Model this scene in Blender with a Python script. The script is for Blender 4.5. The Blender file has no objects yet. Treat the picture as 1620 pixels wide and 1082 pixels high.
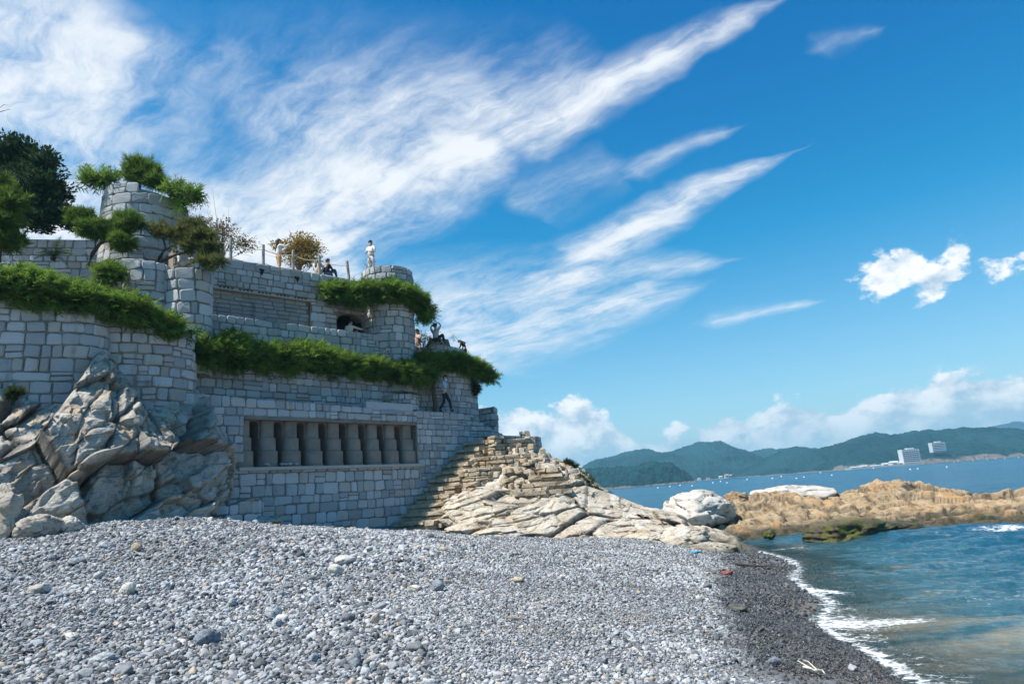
import bpy, math, random
import numpy as np
from mathutils import Matrix, Vector

# ------------------------------------------------------------------ camera, sky, sun, exposure
scene = bpy.context.scene
COL = scene.collection
EYE = np.array([0.0, 0.0, 2.4]); PITCH = math.radians(12.47); ROLL = math.radians(4.41); FPX = 1080.0
cam_d = bpy.data.cameras.new('camera'); cam = bpy.data.objects.new('camera', cam_d); COL.objects.link(cam)
cam_d.sensor_width = 36.0; cam_d.lens = 24.0; cam_d.clip_start = 0.1; cam_d.clip_end = 30000
cam.matrix_world = (Matrix.Translation(EYE) @ Matrix.Rotation(math.radians(90) + PITCH, 4, 'X') @ Matrix.Rotation(-ROLL, 4, 'Z'))
scene.camera = cam

SUN = Vector((-0.47, -0.23, 0.85)).normalized()
sun_d = bpy.data.lights.new('sun', 'SUN'); sun_d.energy = 4.6; sun_d.angle = math.radians(0.5); sun_d.color = (1.0, 0.955, 0.88)
sun_o = bpy.data.objects.new('sun', sun_d); COL.objects.link(sun_o)
sun_o.rotation_euler = SUN.to_track_quat('Z', 'Y').to_euler(); sun_o.location = (-40, 10, 70)

vs = scene.view_settings
vs.view_transform = 'Standard'; vs.look = 'None'; vs.gamma = 1.0; vs.use_curve_mapping = False; vs.exposure = 0.72
scene.cycles.max_bounces = 6; scene.cycles.diffuse_bounces = 3; scene.cycles.glossy_bounces = 3
scene.cycles.transmission_bounces = 3; scene.cycles.transparent_max_bounces = 12; scene.cycles.volume_bounces = 0
scene.cycles.use_denoising = True
scene.cycles.caustics_reflective = False; scene.cycles.caustics_refractive = False
scene.cycles.use_adaptive_sampling = True; scene.cycles.adaptive_threshold = 0.015

def ray(px, py):
    """world direction through a point of the 1620x1082 survey picture (used only to survey positions)"""
    a = (px - 810.0) / FPX; b = -(py - 541.0) / FPX
    c, s = math.cos(ROLL), math.sin(ROLL)
    r = a * c + b * s; u = -a * s + b * c
    cp, sp = math.cos(PITCH), math.sin(PITCH)
    return np.array([r, cp - u * sp, sp + u * cp])
def at(px, py, D):
    d = ray(px, py); return EYE + d * (D / d[1])
def atz(px, py, z):
    d = ray(px, py); return EYE + d * ((z - EYE[2]) / d[2])

class NT:
    """small helper for node trees"""
    def __init__(s, tree): s.t = tree; s.n = tree.nodes; s.l = tree.links
    def node(s, typ, **kw):
        n = s.n.new(typ)
        for k, v in kw.items(): setattr(n, k, v)
        return n
    def put(s, sock, v):
        if isinstance(v, bpy.types.NodeSocket): s.l.new(v, sock)
        elif v is not None: sock.default_value = v
    def m(s, op, a, b=None, c=None, clamp=False):
        n = s.node('ShaderNodeMath', operation=op, use_clamp=clamp)
        for i, v in enumerate((a, b, c)):
            if v is not None: s.put(n.inputs[i], v)
        return n.outputs[0]
    def v(s, op, a, b=None, scale=None):
        n = s.node('ShaderNodeVectorMath', operation=op)
        s.put(n.inputs[0], a)
        if b is not None: s.put(n.inputs[1], b)
        if scale is not None: s.put(n.inputs['Scale'], scale)
        return n.outputs['Value'] if op in ('DOT_PRODUCT', 'LENGTH', 'DISTANCE') else n.outputs[0]
    def ss(s, x, lo, hi):
        n = s.node('ShaderNodeMapRange', interpolation_type='SMOOTHSTEP')
        s.put(n.inputs[0], x); s.put(n.inputs[1], lo); s.put(n.inputs[2], hi); n.inputs[3].default_value = 0; n.inputs[4].default_value = 1
        return n.outputs[0]
    def lin(s, x, a, b, c, d):
        n = s.node('ShaderNodeMapRange'); s.put(n.inputs[0], x)
        for i, q in enumerate((a, b, c, d)): s.put(n.inputs[i + 1], q)
        return n.outputs[0]
    def noise(s, vec, scale, detail=4, rough=0.55, dist=0.0, lac=2.0, typ='FBM'):
        n = s.node('ShaderNodeTexNoise'); n.noise_type = typ
        s.put(n.inputs['Vector'], vec); n.inputs['Scale'].default_value = scale; n.inputs['Detail'].default_value = detail
        n.inputs['Roughness'].default_value = rough; n.inputs['Distortion'].default_value = dist; n.inputs['Lacunarity'].default_value = lac
        return n.outputs['Fac']
    def mix(s, f, a, b, typ='MIX'):
        n = s.node('ShaderNodeMix', data_type='RGBA', blend_type=typ)
        s.put(n.inputs[0], f)
        s.put(n.inputs[6], a if isinstance(a, bpy.types.NodeSocket) else tuple(a)[:3] + (1,))
        s.put(n.inputs[7], b if isinstance(b, bpy.types.NodeSocket) else tuple(b)[:3] + (1,))
        return n.outputs[2]
    def xyz(s, x, y, z):
        n = s.node('ShaderNodeCombineXYZ')
        for i, q in enumerate((x, y, z)): s.put(n.inputs[i], q)
        return n.outputs[0]
    def sep(s, v):
        n = s.node('ShaderNodeSeparateXYZ'); s.put(n.inputs[0], v); return n.outputs

def build_world():
    w = bpy.data.worlds.new('World'); scene.world = w; w.use_nodes = True
    T = NT(w.node_tree); T.n.clear()
    out = T.node('ShaderNodeOutputWorld'); bg = T.node('ShaderNodeBackground')
    sky = T.node('ShaderNodeTexSky', sky_type='NISHITA', sun_disc=False)
    sky.sun_elevation = math.asin(SUN.z); sky.sun_rotation = math.atan2(SUN.x, SUN.y)
    sky.altitude = 0; sky.air_density = 1.25; sky.dust_density = 0.35; sky.ozone_density = 3.2
    # clear dry air: deeper blue than the model's own
    blue = T.v('MULTIPLY', T.v('MAXIMUM', T.v('SUBTRACT', sky.outputs[0], (1.72, 0.72, 0.0)), (0.01, 0.01, 0.01)), (1.10, 1.27, 1.28))
    d = T.v('NORMALIZE', T.node('ShaderNodeTexCoord').outputs['Generated'])
    x, y, z = T.sep(d)
    k = T.m('DIVIDE', 1.0, T.m('ADD', T.m('MAXIMUM', z, 0.0), 0.12))
    def uv(px, py):
        r = ray(px, py); r = r / np.linalg.norm(r); kk = 1 / (max(r[2], 0) + 0.12); return np.array([r[0] * kk, r[1] * kk])
    u = T.m('MULTIPLY', x, k); v = T.m('MULTIPLY', y, k)
    p0 = T.xyz(u, v, 1.0)
    wn = T.node('ShaderNodeTexNoise'); T.put(wn.inputs['Vector'], p0); wn.inputs['Scale'].default_value = 2.6; wn.inputs['Detail'].default_value = 4; wn.inputs['Roughness'].default_value = .6
    p = T.v('ADD', p0, T.v('MULTIPLY', T.v('SUBTRACT', wn.outputs['Color'], (0.5, 0.5, 0.5)), (.20, .20, 0)))
    A0, B0 = uv(500, 420), uv(1200, 10); ax = (B0 - A0) / np.linalg.norm(B0 - A0)
    su = T.v('DOT_PRODUCT', p, (ax[0] * .33, ax[1] * .33, 0)); sv = T.v('DOT_PRODUCT', p, (-ax[1], ax[0], 0))
    fine = T.noise(T.xyz(su, sv, 0.3), 10.0, 8, 0.66)
    soft = T.noise(p, 3.4, 6, 0.66)
    # surveyed streaks of the ice-cloud sheet: start, end, half widths, strength
    segs = [((30, -60), (110, 430), 250, 210, 1.0), ((210, 440), (540, 370), 150, 100, 1.1), ((340, 395), (820, 215), 110, 50, 1.08),
            ((780, 235), (1220, -2), 46, 14, 1.0), ((400, 250), (960, 125), 140, 70, .74), ((900, 422), (1268, 228), 34, 7, .95),
            ((690, 520), (980, 420), 100, 36, .78), ((690, 565), (1090, 452), 60, 22, .80), ((740, 465), (1140, 412), 36, 14, .62),
            ((1000, 285), (1160, 196), 22, 8, .50), ((820, 320), (1000, 260), 50, 30, .36), ((1110, 510), (1300, 478), 14, 6, .48), ((210, 170), (390, 50), 80, 50, .50), ((1270, 85), (1390, 35), 16, 7, .30)]
    tot = None
    for (a, b, w0, w1, st) in segs:
        A, B = uv(*a), uv(*b); L = np.linalg.norm(B - A); e = (B - A) / L; nn = np.array([-e[1], e[0]])
        pd = np.array([b[1] - a[1], -(b[0] - a[0])], float); pd /= np.linalg.norm(pd)
        W0 = abs((uv(a[0] + pd[0] * w0, a[1] + pd[1] * w0) - uv(a[0] - pd[0] * w0, a[1] - pd[1] * w0)) @ nn) / 2 * 1.8; W1 = abs((uv(b[0] + pd[0] * w1, b[1] + pd[1] * w1) - uv(b[0] - pd[0] * w1, b[1] - pd[1] * w1)) @ nn) / 2 * 1.6
        t = T.v('DOT_PRODUCT', p, (e[0] / L, e[1] / L, -(A @ e) / L - .5))
        n = T.m('ABSOLUTE', T.v('DOT_PRODUCT', p, (nn[0], nn[1], -(A @ nn))))
        wd = T.m('MAXIMUM', T.m('MULTIPLY_ADD', t, W1 - W0, (W0 + W1) / 2), min(W0, W1) * .6)
        m = T.m('SUBTRACT', 1.0, T.m('DIVIDE', n, wd))
        m = T.m('MULTIPLY_ADD', T.m('MAXIMUM', T.m('SUBTRACT', T.m('ABSOLUTE', t), .40), 0.0), -5.0, m)
        m = T.m('MULTIPLY', m, st)
        tot = m if tot is None else T.m('MAXIMUM', tot, m)
    # the same sheet carries on thinly over the land
    elsewhere = T.m('MULTIPLY', T.m('SUBTRACT', T.noise(p0, 0.6, 2, 0.5), 0.42), T.ss(T.m('MULTIPLY', u, -1.0), 0.9, 1.8))
    tot = T.m('MAXIMUM', T.m('MAXIMUM', tot, T.m('MULTIPLY', elsewhere, 1.8)), 0.0)
    dens = T.m('MULTIPLY', T.m('POWER', tot, .8), T.m('ADD', T.m('MULTIPLY_ADD', fine, 2.3, -.62), T.m('MULTIPLY_ADD', soft, 1.7, -.50)))
    cir = T.m('MULTIPLY', T.ss(dens, 0.02, 1.22), .97)
    cir = T.m('MULTIPLY', cir, T.ss(z, 0.0, 0.10))
    # fair-weather cumulus: a bank round the horizon whose top height follows the bearing, and a few single puffs
    az = T.m('ARCTAN2', x, y)
    def ae(px, py):
        r = ray(px, py); r = r / np.linalg.norm(r); return math.atan2(r[0], r[1]), r[2]
    ps = T.v('MULTIPLY', d, (1, 1, 1.5))
    n1 = T.noise(ps, 15.0, 8, 0.62)
    n2 = T.noise(T.v('ADD', ps, (-0.014, 0.004, 0.036)), 15.0, 4, 0.62)
    fc = T.node('ShaderNodeFloatCurve'); cv = fc.mapping.curves[0]
    top = [(-3.14, .05), (-2.2, .09), (-1.4, .06), (-.8, .08), (-.35, .10)] + [ae(*q) for q in [(700, 650), (775, 632), (850, 645), (925, 625), (975, 662), (1015, 690), (1090, 668), (1200, 640), (1300, 634), (1400, 620), (1440, 596), (1530, 590), (1600, 584), (1680, 585)]] + [(.80, .13), (1.1, .08), (1.6, .10), (2.4, .06), (3.14, .05)]
    P01 = [((a + 3.15) / 6.3, min(.99, h / .4)) for a, h in top]
    cv.points[0].location = P01[0]; cv.points[1].location = P01[-1]
    for q in P01[1:-1]: cv.points.new(*q)
    for q in cv.points: q.handle_type = 'VECTOR'
    fc.mapping.update()
    T.put(fc.inputs['Value'], T.m('MULTIPLY_ADD', az, 1 / 6.3, .5))
    tz = T.m('MULTIPLY', fc.outputs[0], .4)
    bl = T.m('MINIMUM', T.m('MULTIPLY_ADD', T.m('SUBTRACT', tz, z), 24.0, .30), .95)
    for (c, rx, ry, st) in [((1400, 432), 62, 42, .80), ((1492, 436), 62, 38, .80), ((1435, 408), 38, 36, .85), ((1590, 418), 64, 32, .75), ((1512, 402), 30, 28, .75)]:
        a0, e0 = ae(*c)
        q = T.v('LENGTH', T.v('MULTIPLY', T.v('SUBTRACT', T.xyz(az, z, 0.0), (a0, e0, 0)), (1240.0 / rx, 1200.0 / ry, 0)))
        bl = T.m('MAXIMUM', bl, T.m('MULTIPLY', T.m('SUBTRACT', 1.25, q), st))
    cd = T.m('MULTIPLY_ADD', T.m('SUBTRACT', n1, 0.5), 2.9, bl)
    cum = T.m('MULTIPLY', T.ss(cd, 0.34, 0.70), T.ss(bl, -.25, 0.1))
    lit = T.m('MULTIPLY_ADD', T.m('SUBTRACT', n1, n2), 5.0, .78)
    lit = T.m('SUBTRACT', lit, T.m('MULTIPLY', T.ss(cd, 0.5, 1.3), 0.50), clamp=True)
    ccol = T.mix(lit, (4.6, 6.0, 7.2), (10.0, 10.0, 10.0))
    low = T.m('POWER', T.m('SUBTRACT', 1.0, T.m('ABSOLUTE', z), clamp=True), 7.0)
    base = T.mix(T.m('MULTIPLY', low, 0.45), blue, (5.8, 7.2, 8.8))
    c1 = T.mix(cir, base, (8.4, 8.7, 9.0))
    c2 = T.mix(T.m('MULTIPLY', cum, T.lin(z, 0.0, .09, .55, .97)), c1, ccol)
    T.l.new(c2, bg.inputs[0]); bg.inputs[1].default_value = 0.070
    T.l.new(bg.outputs[0], out.inputs[0])
    w.cycles.sampling_method = 'MANUAL'; w.cycles.sample_map_resolution = 512
build_world()

# ------------------------------------------------------------------ numeric helpers
def hash3(i, j, k, seed=0):
    h = (i.astype(np.int64) * 374761393 + j.astype(np.int64) * 668265263 + k.astype(np.int64) * 2147483647 + seed * 1274126177) & 0xFFFFFFFF
    h = ((h ^ (h >> 13)) * 1274126177) & 0xFFFFFFFF
    h = ((h ^ (h >> 16)) * 2246822519) & 0xFFFFFFFF
    return ((h ^ (h >> 15)) & 0xFFFFFF) / float(0xFFFFFF)
def vnoise(p, seed=0):
    f = np.floor(p); i = f.astype(np.int64); t = p - f; t = t * t * t * (t * (t * 6 - 15) + 10)
    r = 0
    for a in (0, 1):
        wa = t[:, 0] if a else 1 - t[:, 0]
        for b in (0, 1):
            wb = t[:, 1] if b else 1 - t[:, 1]
            for c in (0, 1):
                wc = t[:, 2] if c else 1 - t[:, 2]
                r = r + wa * wb * wc * hash3(i[:, 0] + a, i[:, 1] + b, i[:, 2] + c, seed)
    return r * 2 - 1
def fbm(p, oct=4, seed=0, gain=0.5, ridged=False):
    a, s, r = 1.0, 0.0, 0.0
    q = p.copy()
    for o in range(oct):
        n = vnoise(q, seed + o * 17)
        if ridged: n = 1 - 2 * np.abs(n)
        r = r + a * n; s += a; a *= gain; q = q * 2.03 + 11.3
    return r / s
def facet(p, seed=0, slope=1.0):
    """broken-rock field: every cell of a Voronoi diagram is its own tilted plane. Returns value and distance to the joint"""
    i0 = np.floor(p).astype(np.int64); n = len(p)
    d1 = np.full(n, 1e9); d2 = np.full(n, 1e9); val = np.zeros(n)
    for a in (-1, 0, 1):
        for b in (-1, 0, 1):
            for c in (-1, 0, 1):
                ci, cj, ck = i0[:, 0] + a, i0[:, 1] + b, i0[:, 2] + c
                fx = np.stack([ci + hash3(ci, cj, ck, seed), cj + hash3(ci, cj, ck, seed + 1), ck + hash3(ci, cj, ck, seed + 2)], 1)
                q = p - fx; d = np.sqrt((q * q).sum(1))
                g = np.stack([hash3(ci, cj, ck, seed + 4 + e) - 0.5 for e in range(3)], 1) * 2 * slope
                h = (hash3(ci, cj, ck, seed + 9) - 0.5) * 2 + (g * q).sum(1)
                near = d < d1
                d2 = np.where(near, d1, np.minimum(d2, d)); val = np.where(near, h, val); d1 = np.where(near, d, d1)
    return val, d2 - d1
def rbf(pts, vals):
    P = np.asarray(pts, float); V = np.asarray(vals, float); n = len(P)
    def K(r2): return 0.5 * r2 * np.log(r2 + 1e-9)
    r2 = ((P[:, None] - P[None]) ** 2).sum(2)
    M = np.zeros((n + 3, n + 3)); M[:n, :n] = K(r2) + np.eye(n) * 0.02; M[:n, n] = 1; M[:n, n + 1:] = P; M[n, :n] = 1; M[n + 1:, :n] = P.T
    w = np.linalg.solve(M, np.concatenate([V, [0, 0, 0]]))
    def f(x, y):
        x = np.asarray(x, float); sh = x.shape; q = np.stack([x.ravel(), np.asarray(y, float).ravel()], 1); out = np.empty(len(q))
        for s in range(0, len(q), 40000):
            c = q[s:s + 40000]; out[s:s + 40000] = K(((c[:, None] - P[None]) ** 2).sum(2)) @ w[:n] + w[n] + c @ w[n + 1:]
        return out.reshape(sh)
    return f

# ------------------------------------------------------------------ object helpers
def new_mesh(name, verts, faces, mat=None, smooth=False):
    me = bpy.data.meshes.new(name)
    v = np.asarray(verts, np.float32); nv = len(v)
    if isinstance(faces, np.ndarray):
        k = faces.shape[1]; nf = len(faces)
        me.vertices.add(nv); me.vertices.foreach_set('co', v.ravel())
        me.loops.add(nf * k); me.loops.foreach_set('vertex_index', faces.astype(np.int32).ravel())
        me.polygons.add(nf); me.polygons.foreach_set('loop_start', np.arange(nf, dtype=np.int32) * k)
        me.update(calc_edges=True)
    else:
        me.from_pydata(v.tolist(), [], [tuple(int(i) for i in f) for f in faces]); me.update()
    if mat is not None:
        for mm in (mat if isinstance(mat, (list, tuple)) else [mat]): me.materials.append(mm)
    if smooth: me.polygons.foreach_set('use_smooth', np.ones(len(me.polygons), bool))
    return me
def attr(me, name, arr, dom='POINT'):
    arr = np.asarray(arr, np.float32)
    if arr.ndim == 1:
        a = me.attributes.new(name, 'FLOAT', dom); a.data.foreach_set('value', arr)
    else:
        a = me.attributes.new(name, 'FLOAT_VECTOR', dom); a.data.foreach_set('vector', arr.ravel())
def link(name, me, parent=None, loc=None):
    o = bpy.data.objects.new(name, me); COL.objects.link(o)
    if parent is not None: o.parent = parent
    if loc is not None: o.location = loc
    return o
def tag(o, label=None, cat=None, group=None, kind=None):
    if label: o['label'] = label
    if cat: o['category'] = cat
    if group: o['group'] = group
    if kind: o['kind'] = kind
    return o
def empty(name, loc=(0, 0, 0), label=None, cat=None, group=None, kind=None):
    o = bpy.data.objects.new(name, None); COL.objects.link(o); o.location = loc; o.empty_display_size = 0.2
    return tag(o, label, cat, group, kind)
class MB:
    """collects polygons"""
    def __init__(s): s.v = []; s.f = []
    def add(s, verts, faces):
        b = len(s.v); s.v.extend([tuple(map(float, q)) for q in verts]); s.f.extend([tuple(i + b for i in f) for f in faces]); return s
    def box(s, c, size, rz=0.0, jit=0.0, rnd=None):
        x, y, z = (q / 2 for q in size); R = Matrix.Rotation(rz, 3, 'Z'); out = []
        for sx, sy, sz in ((-1, -1, -1), (1, -1, -1), (1, 1, -1), (-1, 1, -1), (-1, -1, 1), (1, -1, 1), (1, 1, 1), (-1, 1, 1)):
            q = Vector((sx * x, sy * y, sz * z))
            if jit: q = Vector((q.x + rnd.uniform(-jit, jit), q.y + rnd.uniform(-jit, jit), q.z + rnd.uniform(-jit, jit) * .5))
            out.append(tuple(R @ q + Vector(c)))
        return s.add(out, [(3, 2, 1, 0), (4, 5, 6, 7), (0, 1, 5, 4), (1, 2, 6, 5), (2, 3, 7, 6), (3, 0, 4, 7)])
    def tube(s, pts, radii, n=7, cap=True):
        pts = [Vector(p) for p in pts]; rings = []
        for i, p in enumerate(pts):
            d = (pts[min(i + 1, len(pts) - 1)] - pts[max(i - 1, 0)]).normalized()
            a = d.orthogonal().normalized() if abs(d.z) > 0.95 else d.cross(Vector((0, 0, 1))).normalized()
            b = d.cross(a)
            rings.append([tuple(p + (a * math.cos(2 * math.pi * k / n) + b * math.sin(2 * math.pi * k / n)) * radii[i]) for k in range(n)])
        V = [q for r in rings for q in r]; Fc = []
        for i in range(len(pts) - 1):
            for k in range(n):
                Fc.append((i * n + k, i * n + (k + 1) % n, (i + 1) * n + (k + 1) % n, (i + 1) * n + k))
        if cap: Fc.append(tuple(range(n - 1, -1, -1))); Fc.append(tuple((len(pts) - 1) * n + k for k in range(n)))
        return s.add(V, Fc)
    def build(s, name, mat, parent=None, smooth=False, loc=None):
        return link(name, new_mesh(name, s.v, s.f, mat, smooth), parent, loc)
def grid_faces(nu, nv):
    a = np.arange(nu * nv).reshape(nv, nu)
    return np.stack([a[:-1, :-1].ravel(), a[:-1, 1:].ravel(), a[1:, 1:].ravel(), a[1:, :-1].ravel()], 1)
# ------------------------------------------------------------------ materials
def mat_new(name):
    m = bpy.data.materials.new(name); m.use_nodes = True; T = NT(m.node_tree); T.n.clear()
    out = T.node('ShaderNodeOutputMaterial'); b = T.node('ShaderNodeBsdfPrincipled'); T.l.new(b.outputs[0], out.inputs[0])
    b.inputs['Specular IOR Level'].default_value = 0.3
    return m, T, b, out
def bump(T, b, h, strength=0.4, dist=0.02):
    n = T.node('ShaderNodeBump'); n.inputs['Strength'].default_value = strength; n.inputs['Distance'].default_value = dist
    T.put(n.inputs['Height'], h); T.l.new(n.outputs[0], b.inputs['Normal'])
def pos(T): return T.node('ShaderNodeNewGeometry').outputs['Position']
def attr_n(T, name, typ='GEOMETRY'):
    n = T.node('ShaderNodeAttribute', attribute_name=name, attribute_type=typ); return n
def plain(name, col, rough=0.8, nscale=6.0, var=0.25, bstr=0.2, metal=0.0):
    m, T, b, o = mat_new(name); P = pos(T)
    n = T.noise(P, nscale, 5, 0.6)
    lo = tuple(c * (1 - var) for c in col); hi = tuple(min(1, c * (1 + var)) for c in col)
    T.l.new(T.mix(n, lo, hi), b.inputs['Base Color']); b.inputs['Roughness'].default_value = rough; b.inputs['Metallic'].default_value = metal
    if bstr: bump(T, b, T.noise(P, nscale * 5, 4, 0.6), bstr, 0.01)
    return m
def granite(name, c0=(.20, .215, .225), c1=(.40, .41, .41), warm=(.34, .26, .16), warm_amt=0.45):
    m, T, b, o = mat_new(name); P = pos(T)
    rnd = T.node('ShaderNodeObjectInfo').outputs['Random']; tint = attr_n(T, 'tint').outputs['Fac']
    r = T.m('FRACT', T.m('ADD', rnd, tint))
    base = T.mix(r, c0, c1)
    base = T.mix(T.m('MULTIPLY', T.ss(T.m('FRACT', T.m('MULTIPLY', r, 7.31)), .78, .92), .38), base, warm)
    sp = T.noise(P, 70.0, 3, 0.7); base = T.mix(T.m('MULTIPLY', T.ss(sp, 0.50, 0.72), 0.35), base, (.62, .62, .60))
    sp2 = T.noise(P, 45.0, 2, 0.7); base = T.mix(T.m('MULTIPLY', T.ss(sp2, 0.55, 0.75), 0.45), base, (.07, .075, .08))
    st = T.noise(T.v('MULTIPLY', P, (1, 1, .45)), 1.3, 5, 0.65)
    base = T.mix(T.m('MULTIPLY', T.ss(st, 0.52, 0.74), warm_amt), base, warm)
    dk = T.noise(T.v('MULTIPLY', P, (1, 1, .25)), 2.1, 5, 0.7)
    base = T.mix(T.m('MULTIPLY', T.ss(dk, 0.56, 0.74), 0.48), base, (.055, .055, .05))
    T.l.new(base, b.inputs['Base Color']); b.inputs['Roughness'].default_value = 0.85
    bump(T, b, T.m('ADD', T.noise(P, 22.0, 5, 0.65), T.m('MULTIPLY', sp, 0.3)), 0.55, 0.03)
    return m
def mortar_mat(name, col=(.22, .19, .15), dark=(.07, .065, .06)):
    m, T, b, o = mat_new(name); P = pos(T)
    n = T.noise(T.v('MULTIPLY', P, (1, 1, .5)), 1.6, 6, 0.65); base = T.mix(T.ss(n, .35, .7), col, dark)
    base = T.mix(T.m('MULTIPLY', T.ss(T.noise(P, 3.3, 4, .6), .55, .7), .5), base, (.30, .29, .27))
    T.l.new(base, b.inputs['Base Color']); b.inputs['Roughness'].default_value = 0.92
    bump(T, b, T.noise(P, 30.0, 5, 0.65), 0.6, 0.02)
    return m
def rock_mat(name, cols, stain=(.38, .22, .08), stain_amt=.5, lich=(.06, .055, .045), lich_amt=.6, tide=None, strat=(0.5, 0.2, 1.0), white=0.0):
    m, T, b, o = mat_new(name); P = pos(T)
    big = T.noise(P, 0.75, 6, 0.6, 0.6); mid = T.noise(P, 3.2, 6, 0.65, 0.3); fine = T.noise(P, 15.0, 6, 0.7)
    col = T.mix(T.ss(big, .36, .64), cols[0], cols[1]); col = T.mix(T.ss(mid, .42, .72), col, cols[2])
    if white: col = T.mix(T.m('MULTIPLY', T.ss(T.noise(P, 1.9, 5, .6), .50, .66), white), col, (.62, .60, .55))
    s2 = T.noise(T.v('ADD', P, (7, 3, 1)), 1.15, 5, .62)
    col = T.mix(T.m('MULTIPLY', T.ss(s2, .50, .68), stain_amt), col, stain)
    l2 = T.noise(T.v('ADD', P, (17, 31, 5)), 4.0, 7, .72)
    col = T.mix(T.m('MULTIPLY', T.ss(l2, .53, .66), lich_amt), col, lich)
    st = T.node('ShaderNodeTexWave', wave_type='BANDS', bands_direction='Z'); st.inputs['Scale'].default_value = 3.2; st.inputs['Distortion'].default_value = 7.0; st.inputs['Detail'].default_value = 5.0; st.inputs['Detail Scale'].default_value = 1.4
    dn = T.v('DOT_PRODUCT', P, strat); T.put(st.inputs['Vector'], T.v('ADD', T.v('SCALE', P, scale=.25), T.xyz(0, 0, dn)))
    col = T.mix(T.m('MULTIPLY', T.ss(st.outputs['Fac'], .0, .35), -0.0), col, col)
    veins = T.m('SUBTRACT', 1.0, T.ss(st.outputs['Fac'], .02, .16))
    col = T.mix(T.m('MULTIPLY', veins, .16), col, (.05, .045, .04))
    ck = attr_n(T, 'crack').outputs['Fac']; col = T.mix(T.m('MULTIPLY', ck, .75), col, (.035, .032, .03))
    rough = 0.88
    if tide is not None:
        zz = T.m('ADD', T.sep(P)[2], T.m('MULTIPLY', T.m('SUBTRACT', T.noise(P, 1.7, 4, .6), .5), .7))
        wet = T.m('SUBTRACT', 1.0, T.ss(zz, tide[0], tide[1]))
        alg = T.m('MULTIPLY', wet, T.ss(T.noise(P, 2.3, 4, .6), .40, .58))
        col = T.mix(wet, col, T.mix(.82, col, (.020, .016, .011)))
        col = T.mix(T.m('MULTIPLY', alg, tide[2]), col, (.10, .115, .012))
        rough = T.lin(wet, 0, 1, .88, .35)
    T.l.new(col, b.inputs['Base Color']); T.put(b.inputs['Roughness'], rough)
    bump(T, b, T.m('ADD', T.m('ADD', fine, T.m('MULTIPLY', mid, 1.2)), T.m('MULTIPLY', veins, -.18)), 0.75, 0.05)
    return m
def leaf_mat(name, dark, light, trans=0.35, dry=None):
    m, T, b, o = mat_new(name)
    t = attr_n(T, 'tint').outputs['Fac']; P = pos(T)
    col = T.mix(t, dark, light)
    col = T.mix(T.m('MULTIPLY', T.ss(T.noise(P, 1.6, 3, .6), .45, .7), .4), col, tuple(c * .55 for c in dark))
    if dry: col = T.mix(T.ss(T.noise(P, 5.0, 3, .6), .56, .66), col, dry)
    b.inputs['Roughness'].default_value = 0.7; b.inputs['Specular IOR Level'].default_value = .06; T.l.new(col, b.inputs['Base Color'])
    tr = T.node('ShaderNodeBsdfTranslucent'); T.l.new(T.mix(.35, col, light), tr.inputs[0])
    mx = T.node('ShaderNodeMixShader'); mx.inputs[0].default_value = trans
    T.l.new(b.outputs[0], mx.inputs[1]); T.l.new(tr.outputs[0], mx.inputs[2]); T.l.new(mx.outputs[0], o.inputs[0])
    return m
M = {}
M['granite'] = granite('granite_block', (.28, .305, .325), (.50, .52, .53), warm_amt=.36)
M['granite_up'] = granite('granite_block_weathered', (.29, .305, .305), (.51, .52, .505), (.36, .29, .18), .5)
M['granite_pale'] = granite('granite_pale', (.36, .38, .40), (.46, .47, .48), warm_amt=.15)
M['block'] = granite('cement_block', (.23, .24, .235), (.33, .335, .325), (.32, .27, .19), .4)
M['mortar'] = mortar_mat('mortar_grey', (.25, .24, .22), (.14, .135, .12))
M['mortar_warm'] = mortar_mat('mortar_tan', (.32, .26, .18), (.14, .115, .085))
M['concrete'] = plain('concrete_dark', (.22, .19, .16), .85, 1.6, .6, .45)
M['concrete_pale'] = plain('concrete_ledge', (.40, .38, .34), .85, 3.0, .25, .3)
M['recess_shade'] = plain('concrete_recess_shade', (.022, .02, .019), .9, 2.0, .4, .2)  # near-black colour stands in for the shade inside slots, holes and archway
M['rubble'] = rock_mat('rubble_stone', [(.48, .39, .27), (.36, .30, .22), (.58, .49, .36)], stain_amt=.45, lich_amt=.45)
M['cliff'] = rock_mat('cliff_rock', [(.36, .335, .30), (.54, .49, .41), (.43, .36, .27)], stain=(.42, .28, .15), stain_amt=.6, lich_amt=.66, strat=(-.55, .1, 1.0), white=.35)
M['ledge'] = rock_mat('pale_rock', [(.54, .47, .37), (.42, .35, .26), (.60, .53, .43)], stain=(.36, .24, .13), stain_amt=.55, lich_amt=.68, strat=(.6, .2, 1.0), white=.6, tide=(.15, .6, .3))
M['shelf'] = rock_mat('ochre_rock', [(.40, .28, .155), (.29, .21, .125), (.48, .37, .23)], stain=(.42, .215, .065), stain_amt=.6, lich_amt=.8, strat=(.3, .3, 1.0), tide=(.15, .50, .22))
M['white_rock'] = rock_mat('white_rock', [(.60, .56, .50), (.48, .43, .36), (.66, .63, .57)], stain=(.42, .30, .16), stain_amt=.4, lich_amt=.5, strat=(.4, .2, 1.0), tide=(.3, .9, .2))
M['algae_rock'] = rock_mat('algae_rock', [(.22, .17, .09), (.30, .22, .12), (.20, .17, .07)], stain=(.20, .16, .04), stain_amt=.7, lich_amt=.55, tide=(.35, .8, .6))
M['juniper'] = leaf_mat('juniper_leaf', (.020, .054, .015), (.255, .40, .070))
M['pine'] = leaf_mat('pine_needle', (.020, .055, .020), (.19, .30, .05))
M['pine_pale'] = leaf_mat('pine_needle_pale', (.06, .085, .03), (.20, .22, .07), dry=(.24, .16, .06))
M['broad'] = leaf_mat('broad_leaf', (.012, .032, .014), (.055, .100, .035), .25)
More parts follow.
